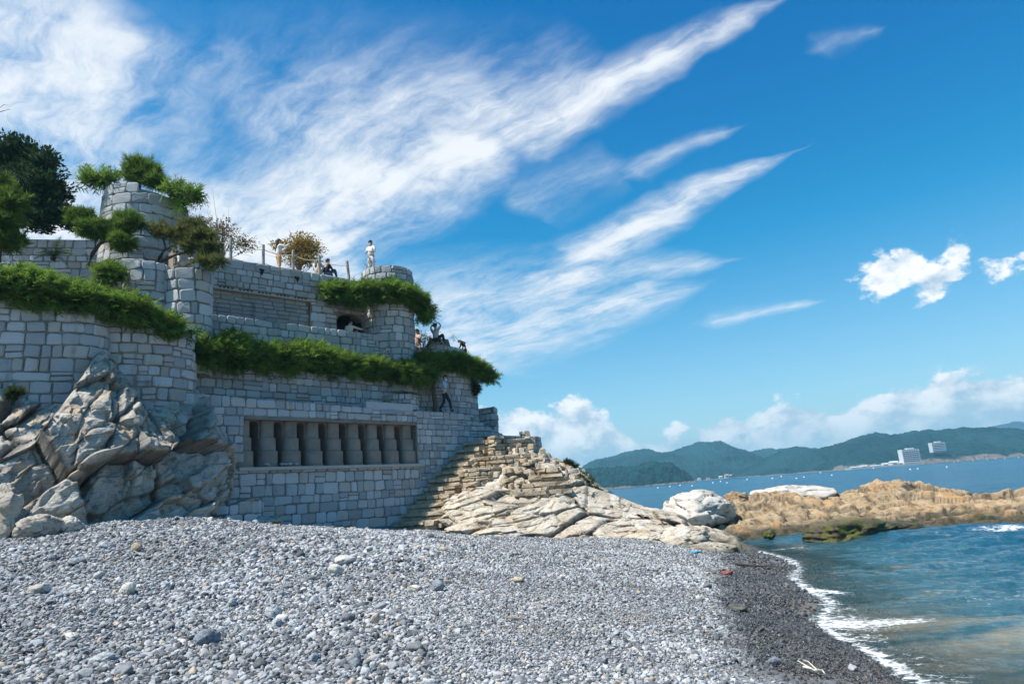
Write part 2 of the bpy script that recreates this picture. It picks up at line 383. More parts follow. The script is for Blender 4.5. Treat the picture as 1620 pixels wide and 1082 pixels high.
M['golden'] = leaf_mat('golden_leaf', (.16, .105, .025), (.42, .30, .07), .4)
M['autumn'] = leaf_mat('thin_autumn_leaf', (.10, .085, .045), (.25, .19, .09), .35)
M['palm'] = leaf_mat('palm_leaf', (.035, .075, .022), (.13, .20, .05), .3)
M['shrub'] = leaf_mat('coast_shrub_leaf', (.025, .04, .018), (.09, .12, .04), .3)
M['bark'] = plain('bark', (.085, .062, .045), .95, 9, .4, .7)
M['bark_pale'] = plain('bark_pale', (.23, .19, .15), .95, 9, .35, .6)
M['wood'] = plain('post_wood', (.36, .31, .25), .85, 8, .3, .4)
M['rope'] = plain('rope', (.62, .56, .45), .9, 30, .2, .3)
M['soil'] = plain('terrace_soil', (.20, .16, .11), .95, 2.0, .4, .6)
M['skin'] = plain('skin', (.52, .33, .23), .55, 8, .08, 0)
M['hair'] = plain('hair_black', (.018, .016, .015), .5, 40, .3, .2)
M['white_cloth'] = plain('cloth_white', (.74, .72, .69), .9, 12, .06, .2)
M['cream_cloth'] = plain('cloth_cream', (.62, .55, .44), .9, 12, .08, .2)
M['tan_cloth'] = plain('cloth_tan', (.55, .34, .17), .9, 12, .1, .2)
M['blue_cloth'] = plain('cloth_pale_blue', (.36, .52, .72), .9, 12, .1, .2)
M['black_cloth'] = plain('cloth_black', (.022, .024, .03), .9, 12, .2, .2)
M['navy_cloth'] = plain('cloth_denim', (.06, .10, .19), .9, 12, .15, .2)
M['grey_cloth'] = plain('cloth_grey', (.38, .38, .39), .9, 12, .12, .2)
M['pink_cloth'] = plain('cloth_pale_pink', (.66, .45, .38), .9, 12, .1, .2)
M['mask'] = plain('face_mask', (.80, .80, .80), .8, 12, .03, 0)
M['building'] = plain('building_white', (.56, .57, .57), .7, .05, .05, 0)
M['glass'] = plain('window_glass', (.10, .14, .17), .15, .1, .2, 0)
M['roof_far'] = plain('roof_brown', (.35, .22, .16), .8, .1, .2, 0)
M['float'] = plain('buoy_white', (.80, .79, .76), .5, 3, .05, 0)
M['float_orange'] = plain('buoy_orange', (.70, .28, .12), .5, 3, .08, 0)
M['blue_plastic'] = plain('blue_plastic', (.08, .28, .42), .4, 12, .3, .3)
M['red_plastic'] = plain('red_plastic', (.24, .07, .05), .5, 10, .35, .3)
M['iron'] = plain('black_pipe', (.03, .03, .03), .5, 10, .2, .1)
M['drift'] = plain('driftwood', (.10, .08, .06), .9, 12, .4, .5)
# ------------------------------------------------------------------ the lie of the beach (sea level is z = 0)
def ctrl_beach():
    P = []; V = []
    def add(p): P.append((p[0], p[1])); V.append(p[2])
    for q in [(1440, 1082), (1405, 1061), (1347, 1026), (1281, 985), (1300, 958), (1243, 916), (1248, 898), (1226, 883), (1181, 871), (1150, 866)]: add(atz(*q, 0.0))
    for q in [(0, 1082, .98), (400, 1082, .92), (810, 1082, .80), (1100, 1082, .55), (1270, 1082, .30), (1150, 985, .36), (1060, 915, .50)]: add(atz(*q))
    for q in [(0, 850, 16), (60, 842, 16.5), (130, 832, 17), (200, 823, 18), (325, 825, 20), (400, 838, 23), (520, 836, 26), (640, 834, 28.5), (720, 842, 27), (800, 851, 25), (1000, 857, 23), (1100, 868, 22.3)]: add(at(*q))
    for q in [(0, 0, .85), (-6, 0, 1.0), (5, 3, .05), (-14, 8, 1.6), (-22, 14, 2.7), (-22, 30, 2.6), (-8, 40, 1.5), (-4, -6, .6), (7, -2, -.9), (9, 6, -1.0), (9.5, 12, -1.0), (13, 18, -1.2), (10, 27, -.8), (16, 8, -1.6), (22, 22, -1.9), (24, 34, -1.9), (8, 36, -.9), (24, -6, -2), (0, 42, .3)]: add(q)
    return rbf(P, V)
beach_rbf = ctrl_beach()
def beach_z(x, y):
    x = np.asarray(x, float); y = np.asarray(y, float)
    z = beach_rbf(x, y); q = np.stack([x.ravel(), y.ravel(), np.zeros(x.size)], 1)
    n = (fbm(q * 0.35, 3, 5) * 0.10 + fbm(q * 1.3, 3, 9) * 0.035).reshape(x.shape)
    return z + n * np.clip((z + .25) / .6, 0.15, 1)

m, T, b, o = mat_new('shingle_bed'); Pn = pos(T)
zz = T.m('ADD', T.sep(Pn)[2], T.m('MULTIPLY', T.m('SUBTRACT', T.noise(Pn, .9, 4, .6), .5), .35))
wet = T.m('SUBTRACT', 1.0, T.ss(zz, .28, .45))
vor = T.node('ShaderNodeTexVoronoi', feature='F1'); vor.inputs['Scale'].default_value = 26; T.put(vor.inputs['Vector'], Pn)
cc = T.mix(T.node('ShaderNodeSeparateColor').outputs[0], (.1, .1, .1), (.3, .3, .3))
sc = T.n[-1] if False else None
g = T.sep(vor.outputs['Color'])[0]
col = T.mix(g, (.10, .11, .12), (.30, .31, .32))
col = T.mix(T.ss(T.noise(Pn, .55, 4, .6), .54, .66), col, (.27, .22, .16))
col = T.mix(wet, col, T.mix(.55, col, (.10, .075, .05)))
T.l.new(col, b.inputs['Base Color']); T.put(b.inputs['Roughness'], T.lin(wet, 0, 1, .9, .45))
bump(T, b, T.m('SUBTRACT', 1.0, vor.outputs['Distance']), .8, .03)
M['bed'] = m

def build_beach():
    xs = np.arange(-34, 30.01, .2); ys = np.arange(-8, 46.01, .2)
    X, Y = np.meshgrid(xs, ys); Z = beach_z(X, Y)
    me = new_mesh('beach', np.stack([X.ravel(), Y.ravel(), Z.ravel()], 1), grid_faces(len(xs), len(ys)), M['bed'], True)
    tag(link('beach', me), kind='structure')
build_beach()

# deep ground under everything, out to the horizon
def build_seabed():
    v = [(-3300, -3300, -6), (3300, -3300, -6), (3300, 3300, -6), (-3300, 3300, -6)]
    tag(link('ground', new_mesh('ground', v, [(0, 1, 2, 3)], M['soil'])), kind='structure')
build_seabed()

# ------------------------------------------------------------------ pebbles
def pebble_mat():
    m, T, b, o = mat_new('pebble'); c = attr_n(T, 'pcol', 'INSTANCER'); w = attr_n(T, 'pwet', 'INSTANCER').outputs['Fac']
    ob = T.node('ShaderNodeTexCoord').outputs['Object']
    n = T.noise(ob, 2.2, 5, .65)
    col = T.mix(T.m('MULTIPLY', T.ss(n, .4, .7), .35), c.outputs['Color'], (.10, .105, .11))
    veins = T.noise(T.v('MULTIPLY', ob, (1, 1, 5)), 1.6, 4, .6); col = T.mix(T.m('MULTIPLY', T.ss(veins, .6, .68), .35), col, (.55, .55, .54))
    col = T.mix(w, col, T.mix(.80, col, (.020, .015, .011)))
    T.l.new(col, b.inputs['Base Color']); T.put(b.inputs['Roughness'], T.lin(w, 0, 1, .82, .22)); b.inputs['Specular IOR Level'].default_value = .45
    bump(T, b, T.noise(ob, 5.0, 4, .6), .35, .05)
    return m
M['pebble'] = pebble_mat()
def ico(sub):
    import bmesh
    bm = bmesh.new(); bmesh.ops.create_icosphere(bm, subdivisions=sub, radius=1.0)
    v = np.array([q.co[:] for q in bm.verts]); f = np.array([[q.index for q in p.verts] for p in bm.faces]); bm.free(); return v, f
ICO = {k: ico(k) for k in (1, 2, 3, 4, 5, 6)}
def stone_verts(sub, seed, planes=9, flat=(1, .75, .5), rough=.06, lo=.62, hi=.95, k=14.0):
    """a water-worn or broken stone: a ball cut by random planes, edges softened"""
    v = ICO[sub][0].copy(); r = np.random.RandomState(seed)
    nrm = r.normal(size=(planes, 3)); nrm /= np.linalg.norm(nrm, axis=1)[:, None]; off = r.uniform(lo, hi, planes)
    d = v @ nrm.T; cut = np.where(d > 1e-3, off[None] / np.maximum(d, 1e-3), 9.0)
    s = -np.log(np.exp(-k * np.minimum(cut, 3)).sum(1) + np.exp(-k * 1.0)) / k
    v = v * s[:, None]
    v = v * (1 + rough * fbm(v * 1.8 + seed * 3.1, 3, seed))[:, None]
    return v * np.array(flat)
PEB = bpy.data.collections.new('pebble_shapes')
NPEB = 10
for i in range(NPEB):
    rr = random.Random(i)
    v = stone_verts(3, 50 + i, planes=10 + i % 5, flat=(1, rr.uniform(.62, .9), rr.uniform(.42, .70)), rough=.07, lo=.45, hi=.9, k=26.0)
    po = bpy.data.objects.new('pebble_shape', new_mesh('pebble_shape', v, ICO[3][1], M['pebble'], True)); PEB.objects.link(po)
def build_pebbles():
    r = np.random.RandomState(4)
    pts = []; size = []
    def scatter(x0, x1, y0, y1, sp, smin, smax, tst=None):
        nx = int((x1 - x0) / sp); ny = int((y1 - y0) / sp)
        X, Y = np.meshgrid(np.arange(nx), np.arange(ny)); n = X.size
        x = x0 + (X.ravel() + r.rand(n)) * sp; y = y0 + (Y.ravel() + r.rand(n)) * sp
        s = (smin + (smax - smin) * r.rand(n) ** 2.2) * (1 + .45 * fbm(np.stack([x * .8, y * .8, x * 0], 1), 3, 61))
        # keep what can be seen from around the viewpoint
        keep = (np.abs(x - .0 * y) < .90 * y + 3.0) & (y > 3.4)
        if tst is not None: keep &= tst(x, y)
        x, y, s = x[keep], y[keep], s[keep]
        pts.append(np.stack([x, y], 1)); size.append(s)
    def patch(x, y): return fbm(np.stack([x * .4, y * .4, x * 0], 1), 2, 3) + .25 * np.sin(x * .5 - 1)
    # coarse cobbles high on the left, finer shingle towards the water
    coarse = lambda x, y: (x + .12 * y + .9 * patch(x, y) < -.6)
    fineb = lambda x, y: ~coarse(x, y)
    scatter(-14, 1.5, 3.4, 13, .046, .023, .062, coarse); scatter(-14, 1.5, 3.4, 13, .36, .05, .12, coarse)
    scatter(-5, 8, 3.4, 12, .032, .015, .038, fineb); scatter(-5, 8, 3.4, 12, .30, .03, .07, fineb)
    scatter(-18, 1.0, 13, 25, .058, .030, .075, coarse); scatter(-18, 1, 13, 25, .5, .06, .13, coarse)
    scatter(-8, 9, 12, 19, .050, .024, .052, fineb); scatter(-8, 9, 19, 31, .066, .032, .062, fineb); scatter(-8, 9, 12, 31, .5, .05, .09, fineb)
    p = np.concatenate(pts); s = np.concatenate(size)
    z = beach_z(p[:, 0], p[:, 1]); k = z > -.28; p, s, z = p[k], s[k], z[k]
    # scarcer on the sandy patches
    sand = fbm(np.stack([p[:, 0] * .55, p[:, 1] * .55, p[:, 0] * 0], 1), 3, 21); lowb = np.clip((.9 - z) / .5, 0, 1)
    k = r.rand(len(p)) > .82 * lowb * np.clip((sand - .02) * 5, 0, 1); p, s, z = p[k], s[k], z[k]
    n = len(p); print('pebbles', n)
    c = np.empty((n, 3)); t = r.rand(n); g = .12 + .36 * r.rand(n) ** 1.4
    c[:] = g[:, None] * np.array([.965, 1.0, 1.035])
    w = t > .78; c[w] = (.38 + .18 * r.rand(w.sum()))[:, None] * np.array([1, .985, .95])
    w = t > .955; c[w] = (.36 + .15 * r.rand(w.sum()))[:, None] * np.array([1.05, .84, .62])
    w = t < .10; c[w] = (.05 + .05 * r.rand(w.sum()))[:, None] * np.array([.95, 1, 1.08])
    c *= (1 + .26 * fbm(np.stack([p[:, 0] * .45, p[:, 1] * .8, p[:, 0] * 0], 1), 3, 91))[:, None]
    jit = fbm(np.stack([p[:, 0] * .5, p[:, 1] * .5, p[:, 0] * 0], 1), 3, 33) * .15
    wet = np.clip((.335 + jit - z) / .08, 0, 1)
    me = bpy.data.meshes.new('pebbles'); me.vertices.add(n)
    me.vertices.foreach_set('co', np.stack([p[:, 0], p[:, 1], z + s * (.08 + .30 * r.rand(n))], 1).astype(np.float32).ravel())
    attr(me, 'pcol', c); attr(me, 'pwet', wet)
    attr(me, 'prot', np.stack([r.normal(0, .38, n), r.normal(0, .38, n), r.rand(n) * 6.283], 1))
    attr(me, 'pscale', s)
    a = me.attributes.new('pidx', 'INT', 'POINT'); a.data.foreach_set('value', r.randint(0, NPEB, n).astype(np.int32))
    o = link('pebbles', me); tag(o, 'blue-grey pebbles and cobbles covering the whole beach', 'pebbles', kind='stuff')
    ng = bpy.data.node_groups.new('pebble_scatter', 'GeometryNodeTree')
    ng.interface.new_socket('Geometry', in_out='INPUT', socket_type='NodeSocketGeometry'); ng.interface.new_socket('Geometry', in_out='OUTPUT', socket_type='NodeSocketGeometry')
    N = ng.nodes; L = ng.links
    gi = N.new('NodeGroupInput'); go = N.new('NodeGroupOutput'); m2p = N.new('GeometryNodeMeshToPoints'); iop = N.new('GeometryNodeInstanceOnPoints'); ci = N.new('GeometryNodeCollectionInfo')
    ci.inputs['Collection'].default_value = PEB; ci.inputs['Separate Children'].default_value = True; ci.inputs['Reset Children'].default_value = True
    def na(nm, typ):
        q = N.new('GeometryNodeInputNamedAttribute'); q.data_type = typ; q.inputs['Name'].default_value = nm; return q.outputs[0]
    L.new(gi.outputs[0], m2p.inputs[0]); L.new(m2p.outputs[0], iop.inputs['Points']); L.new(ci.outputs[0], iop.inputs['Instance'])
    iop.inputs['Pick Instance'].default_value = True; L.new(na('pidx', 'INT'), iop.inputs['Instance Index'])
    er = N.new('FunctionNodeEulerToRotation'); L.new(na('prot', 'FLOAT_VECTOR'), er.inputs[0]); L.new(er.outputs[0], iop.inputs['Rotation'])
    L.new(na('pscale', 'FLOAT'), iop.inputs['Scale'])
    L.new(iop.outputs[0], go.inputs[0])
    md = o.modifiers.new('scatter', 'NODES'); md.node_group = ng
build_pebbles()

# ------------------------------------------------------------------ sea
def water_mat():
    m, T, b, o = mat_new('sea_water'); P = pos(T)
    dep = attr_n(T, 'depth').outputs['Fac']; fo = attr_n(T, 'foam').outputs['Fac']; silt = attr_n(T, 'silt').outputs['Fac']
    sh = T.m('SUBTRACT', 1.0, T.ss(dep, .0, 1.3))
    col = T.mix(T.ss(dep, .1, 1.6), (.035, .100, .115), (.010, .082, .140))
    col = T.mix(T.m('MULTIPLY', T.ss(T.noise(P, .02, 3, .5), .45, .6), .45), col, (.003, .055, .120))
    sl = T.m('MULTIPLY', silt, T.ss(T.noise(T.v('MULTIPLY', P, (.5, 1.4, 1)), .9, 4, .6), .36, .60))
    col = T.mix(T.m('MULTIPLY', sl, .75), col, (.30, .245, .15))
    T.l.new(col, b.inputs['Base Color']); T.put(b.inputs['Roughness'], T.lin(dep, .8, 3.5, .06, .22)); b.inputs['IOR'].default_value = 1.33; b.inputs['Specular IOR Level'].default_value = .5
    # ripples
    n1 = T.noise(T.v('MULTIPLY', P, (1.0, 1.5, 1)), 2.0, 6, .66, .5); n2 = T.noise(T.v('MULTIPLY', P, (1.0, 2.3, 1)), .33, 4, .6, .4); n3 = T.noise(T.v('MULTIPLY', P, (1, 1.5, 1)), 7.5, 4, .65)
    n4 = T.noise(T.v('MULTIPLY', P, (.35, 1.6, 1)), .055, 4, .6)
    h = T.m('ADD', T.m('ADD', T.m('MULTIPLY', n1, .26), T.m('MULTIPLY', n2, 1.0)), T.m('ADD', T.m('MULTIPLY', n3, .060), T.m('MULTIPLY', n4, 5.0)))
    bump(T, b, h, .85, 1.0)
    clear = T.node('ShaderNodeBsdfTransparent'); clear.inputs[0].default_value = (.80, .90, .88, 1)
    thin = T.m('SUBTRACT', 1.0, T.ss(dep, .0, .55))
    mx = T.node('ShaderNodeMixShader'); T.put(mx.inputs[0], T.m('MULTIPLY', thin, .62)); T.l.new(b.outputs[0], mx.inputs[1]); T.l.new(clear.outputs[0], mx.inputs[2])
    # foam
    f1 = T.noise(P, 8.0, 6, .68, .8); f2 = T.noise(T.v('MULTIPLY', P, (1.0, 1.15, 1)), 2.6, 7, .68, 1.4)
    vor = T.node('ShaderNodeTexVoronoi', feature='DISTANCE_TO_EDGE'); vor.inputs['Scale'].default_value = 6.0
    T.put(vor.inputs['Vector'], T.v('ADD', P, T.v('SCALE', T.xyz(f1, f2, 0), scale=.35)))
    lace = T.m('SUBTRACT', 1.0, T.ss(vor.outputs['Distance'], .0, .13))
    fd = T.m('ADD', T.m('ADD', fo, T.m('MULTIPLY', T.m('SUBTRACT', f1, .5), .9)), T.m('ADD', T.m('MULTIPLY', T.m('SUBTRACT', f2, .5), 1.3), T.m('MULTIPLY', T.m('SUBTRACT', lace, .4), .28)))
    fm = T.m('MULTIPLY', T.ss(fd, .42, 1.10), T.ss(fo, .03, .2))
    # distant whitecaps and wind lanes
    caps = T.m('MULTIPLY', T.ss(T.noise(T.v('MULTIPLY', P, (.25, 1.0, 1)), .35, 5, .65), .70, .76), T.ss(dep, 1.2, 1.6))
    fm = T.m('MAXIMUM', fm, T.m('MULTIPLY', caps, .35))
    fb = T.node('ShaderNodeBsdfDiffuse'); fb.inputs[0].default_value = (.86, .88, .90, 1)
    mf = T.node('ShaderNodeMixShader'); T.put(mf.inputs[0], fm); T.l.new(mx.outputs[0], mf.inputs[1]); T.l.new(fb.outputs[0], mf.inputs[2])
    T.l.new(mf.outputs[0], o.inputs[0])
    return m
M['water'] = water_mat()
def build_sea():
    r = np.concatenate([np.arange(3, 60, .10), 60 * np.exp(np.linspace(0, math.log(3200 / 60), 180))[1:]])
    th = np.radians(np.linspace(-35, 62, 420))
    Rr, Th = np.meshgrid(r, th, indexing='ij'); X = Rr * np.sin(Th); Y = Rr * np.cos(Th)
    q = np.stack([X.ravel(), Y.ravel(), np.zeros(X.size)], 1)
    near = X.size and (np.abs(X) < 33) & (Y < 45) & (Y > -7)
    bz = np.full(X.shape, -4.0); bz[near] = beach_rbf(X[near], Y[near]) ; bz = np.minimum(bz, 3)
    edge = np.clip((np.hypot(X - 10, Y - 18) - 16) / 14, 0, 1); bz = bz * (1 - edge) + np.minimum(bz, -4.0 * edge) * edge
    dep = -bz
    # swell and chop, dying out on the shallows and where the mesh gets wide
    kx, ky = .25, .97
    w1 = fbm(np.stack([q[:, 0] * .30, q[:, 1] * .75, q[:, 0] * 0], 1), 2, 71); w2 = fbm(np.stack([q[:, 0] * .9, q[:, 1] * 2.2, q[:, 0] * 0 + 3], 1), 3, 75)
    fade = (1 - np.clip((Rr - 35) / 60, 0, 1)).ravel(); shal = np.clip(dep.ravel() / 1.0, .12, 1)
    w3 = fbm(np.stack([q[:, 0] * 2.2, q[:, 1] * 3.6, q[:, 0] * 0 + 7], 1), 3, 79, .6)
    z = (w1 * .17 + w2 * .10 + w3 * .045) * fade * shal
    # foam: along the shoreline, and the spent breaker off the bay
    d = dep.ravel(); along = fbm(np.stack([q[:, 0] * .5, q[:, 1] * .5, q[:, 0] * 0], 1), 2, 81)
    foam = np.exp(-((d - .035) / .05) ** 2) * .70
    def spot(px, py, rx, ry, amp, ang=0):
        c = atz(px, py, 0.0); dx, dy = q[:, 0] - c[0], q[:, 1] - c[1]; a = math.radians(ang); ux = dx * math.cos(a) + dy * math.sin(a); uy = -dx * math.sin(a) + dy * math.cos(a)
        return amp * np.exp(-(ux / rx) ** 2 - (uy / ry) ** 2)
    for sp in [(1340, 985, .75, .9, .85), (1400, 982, 1.0, .45, .85), (1300, 955, .5, 1.6, .55), (1265, 930, .30, 1.6, .95, 25), (1440, 1040, .8, 1.0, .42), (1360, 1010, .5, .9, .55), (1500, 935, 1.6, .8, .34), (1590, 945, 1.3, .7, .36), (1480, 1070, .7, .5, .45), (1560, 990, 1.2, .5, .22), (1245, 868, .9, .6, .5), (1590, 835, 1.3, .7, .75), (1480, 845, 2.0, .5, .30), (1330, 872, 1.6, .5, .25), (1430, 910, 2, .8, .25)]:
        foam = np.maximum(foam, spot(*sp))
    foam = foam * (Rr.ravel() < 60)
    silt = np.zeros(len(q))
    for sp in [(1500, 1000, 1.8, 2.0, 1.0), (1420, 985, 1.2, 1.2, .8), (1590, 1010, 1.5, 1.6, .8), (1500, 1060, 1.5, .9, .6)]: silt = np.maximum(silt, spot(*sp))
    me = new_mesh('sea', np.stack([q[:, 0], q[:, 1], z], 1), grid_faces(len(th), len(r))[:, ::-1], M['water'], True)
    attr(me, 'depth', np.clip(d, 0, 5)); attr(me, 'foam', foam); attr(me, 'silt', silt)
    tag(link('sea', me), kind='structure')
build_sea()

# ------------------------------------------------------------------ far shore
def hill_mat(name, c0, c1, rocky=0.0):
    m, T, b, o = mat_new(name); P = pos(T); z = T.sep(P)[2]
    n = T.noise(P, .16, 6, .68); n2 = T.noise(P, .012, 5, .6)
    col = T.mix(T.ss(n, .35, .68), c0, c1); col = T.mix(T.m('MULTIPLY', T.ss(n2, .45, .65), .5), col, tuple(c * 1.5 for c in c1))
    shore = T.m('SUBTRACT', 1.0, T.ss(T.m('ADD', z, T.m('MULTIPLY', T.m('SUBTRACT', T.noise(P, .05, 4, .6), .5), 4 + 12 * rocky)), .6 + rocky * 2.5, 1.6 + rocky * 4))
    col = T.mix(shore, col, (.24, .21, .18))
    T.l.new(col, b.inputs['Base Color']); b.inputs['Roughness'].default_value = .95; b.inputs['Specular IOR Level'].default_value = .05
    bump(T, b, n, 1.0, 9.0)
    return m
M['hill'] = hill_mat('pine_forest', (.006, .032, .038), (.020, .078, .080)); M['hill_rocky'] = hill_mat('pine_forest_rocky', (.006, .032, .038), (.020, .078, .080), .8)  # blue-teal forest colour carries part of the distance haze
def hill(name, prof, D, depth, mat, tree=2.0, seed=1, res=150):
    """a ridge running across the bay: prof is its surveyed skyline, D its distance in metres"""
    W = [at(px, py, D) for px, py in prof]; xs = np.array([w[0] for w in W]); hs = np.array([w[2] for w in W])
    nu, nv = 460, 70
    U = np.linspace(xs[0], xs[-1], nu); Hh = np.interp(U, xs, hs)
    k = np.ones(9) / 9; Hh = np.convolve(np.pad(Hh, 4, mode='edge'), k, 'valid') * 1.06
    Vv = np.linspace(-1, 1, nv); X, S = np.meshgrid(U, Vv)
    Y = D + S * depth + fbm(np.stack([X.ravel() / depth, S.ravel() * 2, X.ravel() * 0], 1), 2, seed).reshape(X.shape) * depth * .15
    shape = np.cos(np.clip(np.abs(S), 0, 1) * math.pi / 2) ** .8
    Z = np.maximum(Hh, -2)[None] * shape
    p = np.stack([X.ravel(), Y.ravel(), np.zeros(X.size)], 1)
    spur = fbm(p / (depth * .40), 4, seed + 3).reshape(X.shape)
    Z = Z * (1 + .48 * spur * np.clip(np.abs(S) * 2.2, 0, 1)) 
    tr = (fbm(p / 7.0, 3, seed + 7) * .5 + np.abs(fbm(p / 3.0, 2, seed + 8)) * .9).reshape(X.shape)
    Z = Z + tree * tr * np.clip(Z / 4.0, 0, 1)
    Z = Z - .8
    me = new_mesh(name, np.stack([X.ravel(), Y.ravel(), Z.ravel()], 1), grid_faces(nu, nv), mat, False)
    return tag(link(name, me), kind='structure')
hill('hill', [(880, 770), (925, 738), (960, 728), (1000, 718), (1022, 715), (1040, 721), (1060, 718), (1085, 711), (1115, 710), (1140, 716), (1165, 722), (1188, 728), (1205, 724), (1222, 735), (1262, 726), (1300, 738), (1345, 748)], 1250, 260, M['hill'], 3.0, 3)
hill('hill', [(1150, 740), (1185, 724), (1210, 712), (1235, 714), (1262, 716), (1300, 728), (1330, 735), (1380, 741)], 1350, 220, M['hill'], 3.0, 5)
hill('hill', [(1165, 755), (1200, 738), (1225, 722), (1250, 712), (1265, 710), (1290, 712), (1315, 723), (1332, 731), (1342, 744)], 930, 110, M['hill'], 3.0, 7)
hill('hill', [(870, 780), (925, 745), (960, 743), (1000, 741), (1030, 735), (1055, 738), (1075, 750), (1080, 768)], 620, 60, M['hill'], 3.2, 9)
hill('hill', [(1275, 748), (1292, 716), (1310, 708), (1340, 701), (1360, 695), (1374, 690), (1392, 696), (1415, 692), (1440, 690), (1458, 684), (1475, 687), (1495, 683), (1520, 686), (1545, 682), (1565, 687), (1590, 697), (1612, 707), (1625, 716), (1650, 722)], 900, 170, M['hill_rocky'], 3.0, 11)
hill('hill', [(1480, 740), (1550, 684), (1590, 675), (1630, 671), (1700, 668), (1800, 690), (1900, 706)], 2300, 300, M['hill'], 4.0, 13)

def haze():
    m = bpy.data.materials.new('sea_haze'); m.use_nodes = True; T = NT(m.node_tree); T.n.clear()
    out = T.node('ShaderNodeOutputMaterial'); pv = T.node('ShaderNodeVolumePrincipled')
    pv.inputs['Color'].default_value = (.34, .72, .95, 1); pv.inputs['Density'].default_value = .00032; pv.inputs['Anisotropy'].default_value = .1
    T.l.new(pv.outputs[0], out.inputs['Volume'])
    mb = MB(); mb.box((0, 0, 64), (6900, 6900, 142)); o = mb.build('haze', m)
    tag(o, 'thin blue sea haze over the whole bay', 'haze', kind='stuff')
haze()
# ------------------------------------------------------------------ rocks
def ledges(z, x, y, seed, step=.45, amt=.8, dip=(.35, -.1)):
    q3 = np.stack([x, y, x * 0], 1)
    q = (z + dip[0] * x + dip[1] * y + fbm(q3 * .5, 3, seed) * .45) / step
    fr = q - np.floor(q); s = np.clip((fr - .55) / .45, 0, 1); s = s * s * (3 - 2 * s)
    return z + step * (s - fr) * amt
def rock_field(name, x0, x1, y0, y1, cell, hfun, mat, amp=(.35, .12, .05), size=(1.2, .42), stretch=(1.0, .6), rot=.5, seed=1, step=.45, lamt=.8, dip=(.35, -.1), parent=None):
    nx = int((x1 - x0) / cell) + 1; ny = int((y1 - y0) / cell) + 1
    X, Y = np.meshgrid(np.linspace(x0, x1, nx), np.linspace(y0, y1, ny)); x, y = X.ravel(), Y.ravel()
    wx = fbm(np.stack([x * .8, y * .8, x * 0], 1), 3, seed + 40) * .25; wy = fbm(np.stack([x * .8, y * .8, x * 0 + 9], 1), 3, seed + 44) * .25
    z = hfun(x, y)
    c, s = math.cos(rot), math.sin(rot); a = ((x + wx) * c + (y + wy) * s) * stretch[0]; b = (-(x + wx) * s + (y + wy) * c) * stretch[1]
    v1, e1 = facet(np.stack([a / size[0], b / size[0], z * .6 / size[0]], 1), seed, .45)
    v2, e2 = facet(np.stack([a / size[1], b / size[1], z * .6 / size[1]], 1), seed + 20, .45)
    q3 = np.stack([x, y, z], 1)
    z = z + amp[0] * v1 + amp[1] * v2
    z = ledges(z, x, y, seed + 5, step, lamt, dip)
    z = z + amp[2] * fbm(q3 * 3.0, 4, seed + 6) + amp[2] * 1.6 * fbm(q3 * .9, 4, seed + 8, .55, True)
    z = z - .10 * np.exp(-(e1 / .05) ** 2) - .04 * np.exp(-(e2 / .06) ** 2)
    crack = np.clip(np.exp(-(e1 / .045) ** 2) * 1.0 + np.exp(-(e2 / .05) ** 2) * .6, 0, 1)
    return x, y, z, crack, nx, ny
def put_field(name, fld, mat, keep=None, parent=None):
    x, y, z, ck, nx, ny = fld; f = grid_faces(nx, ny)
    if keep is not None:
        k = keep(x, y, z); f = f[k[f].any(1)]
    used = np.zeros(len(x), bool); used[f.ravel()] = True; idx = np.cumsum(used) - 1
    me = new_mesh(name, np.stack([x, y, z], 1)[used], idx[f], mat, False); attr(me, 'crack', ck[used])
    return link(name, me, parent)

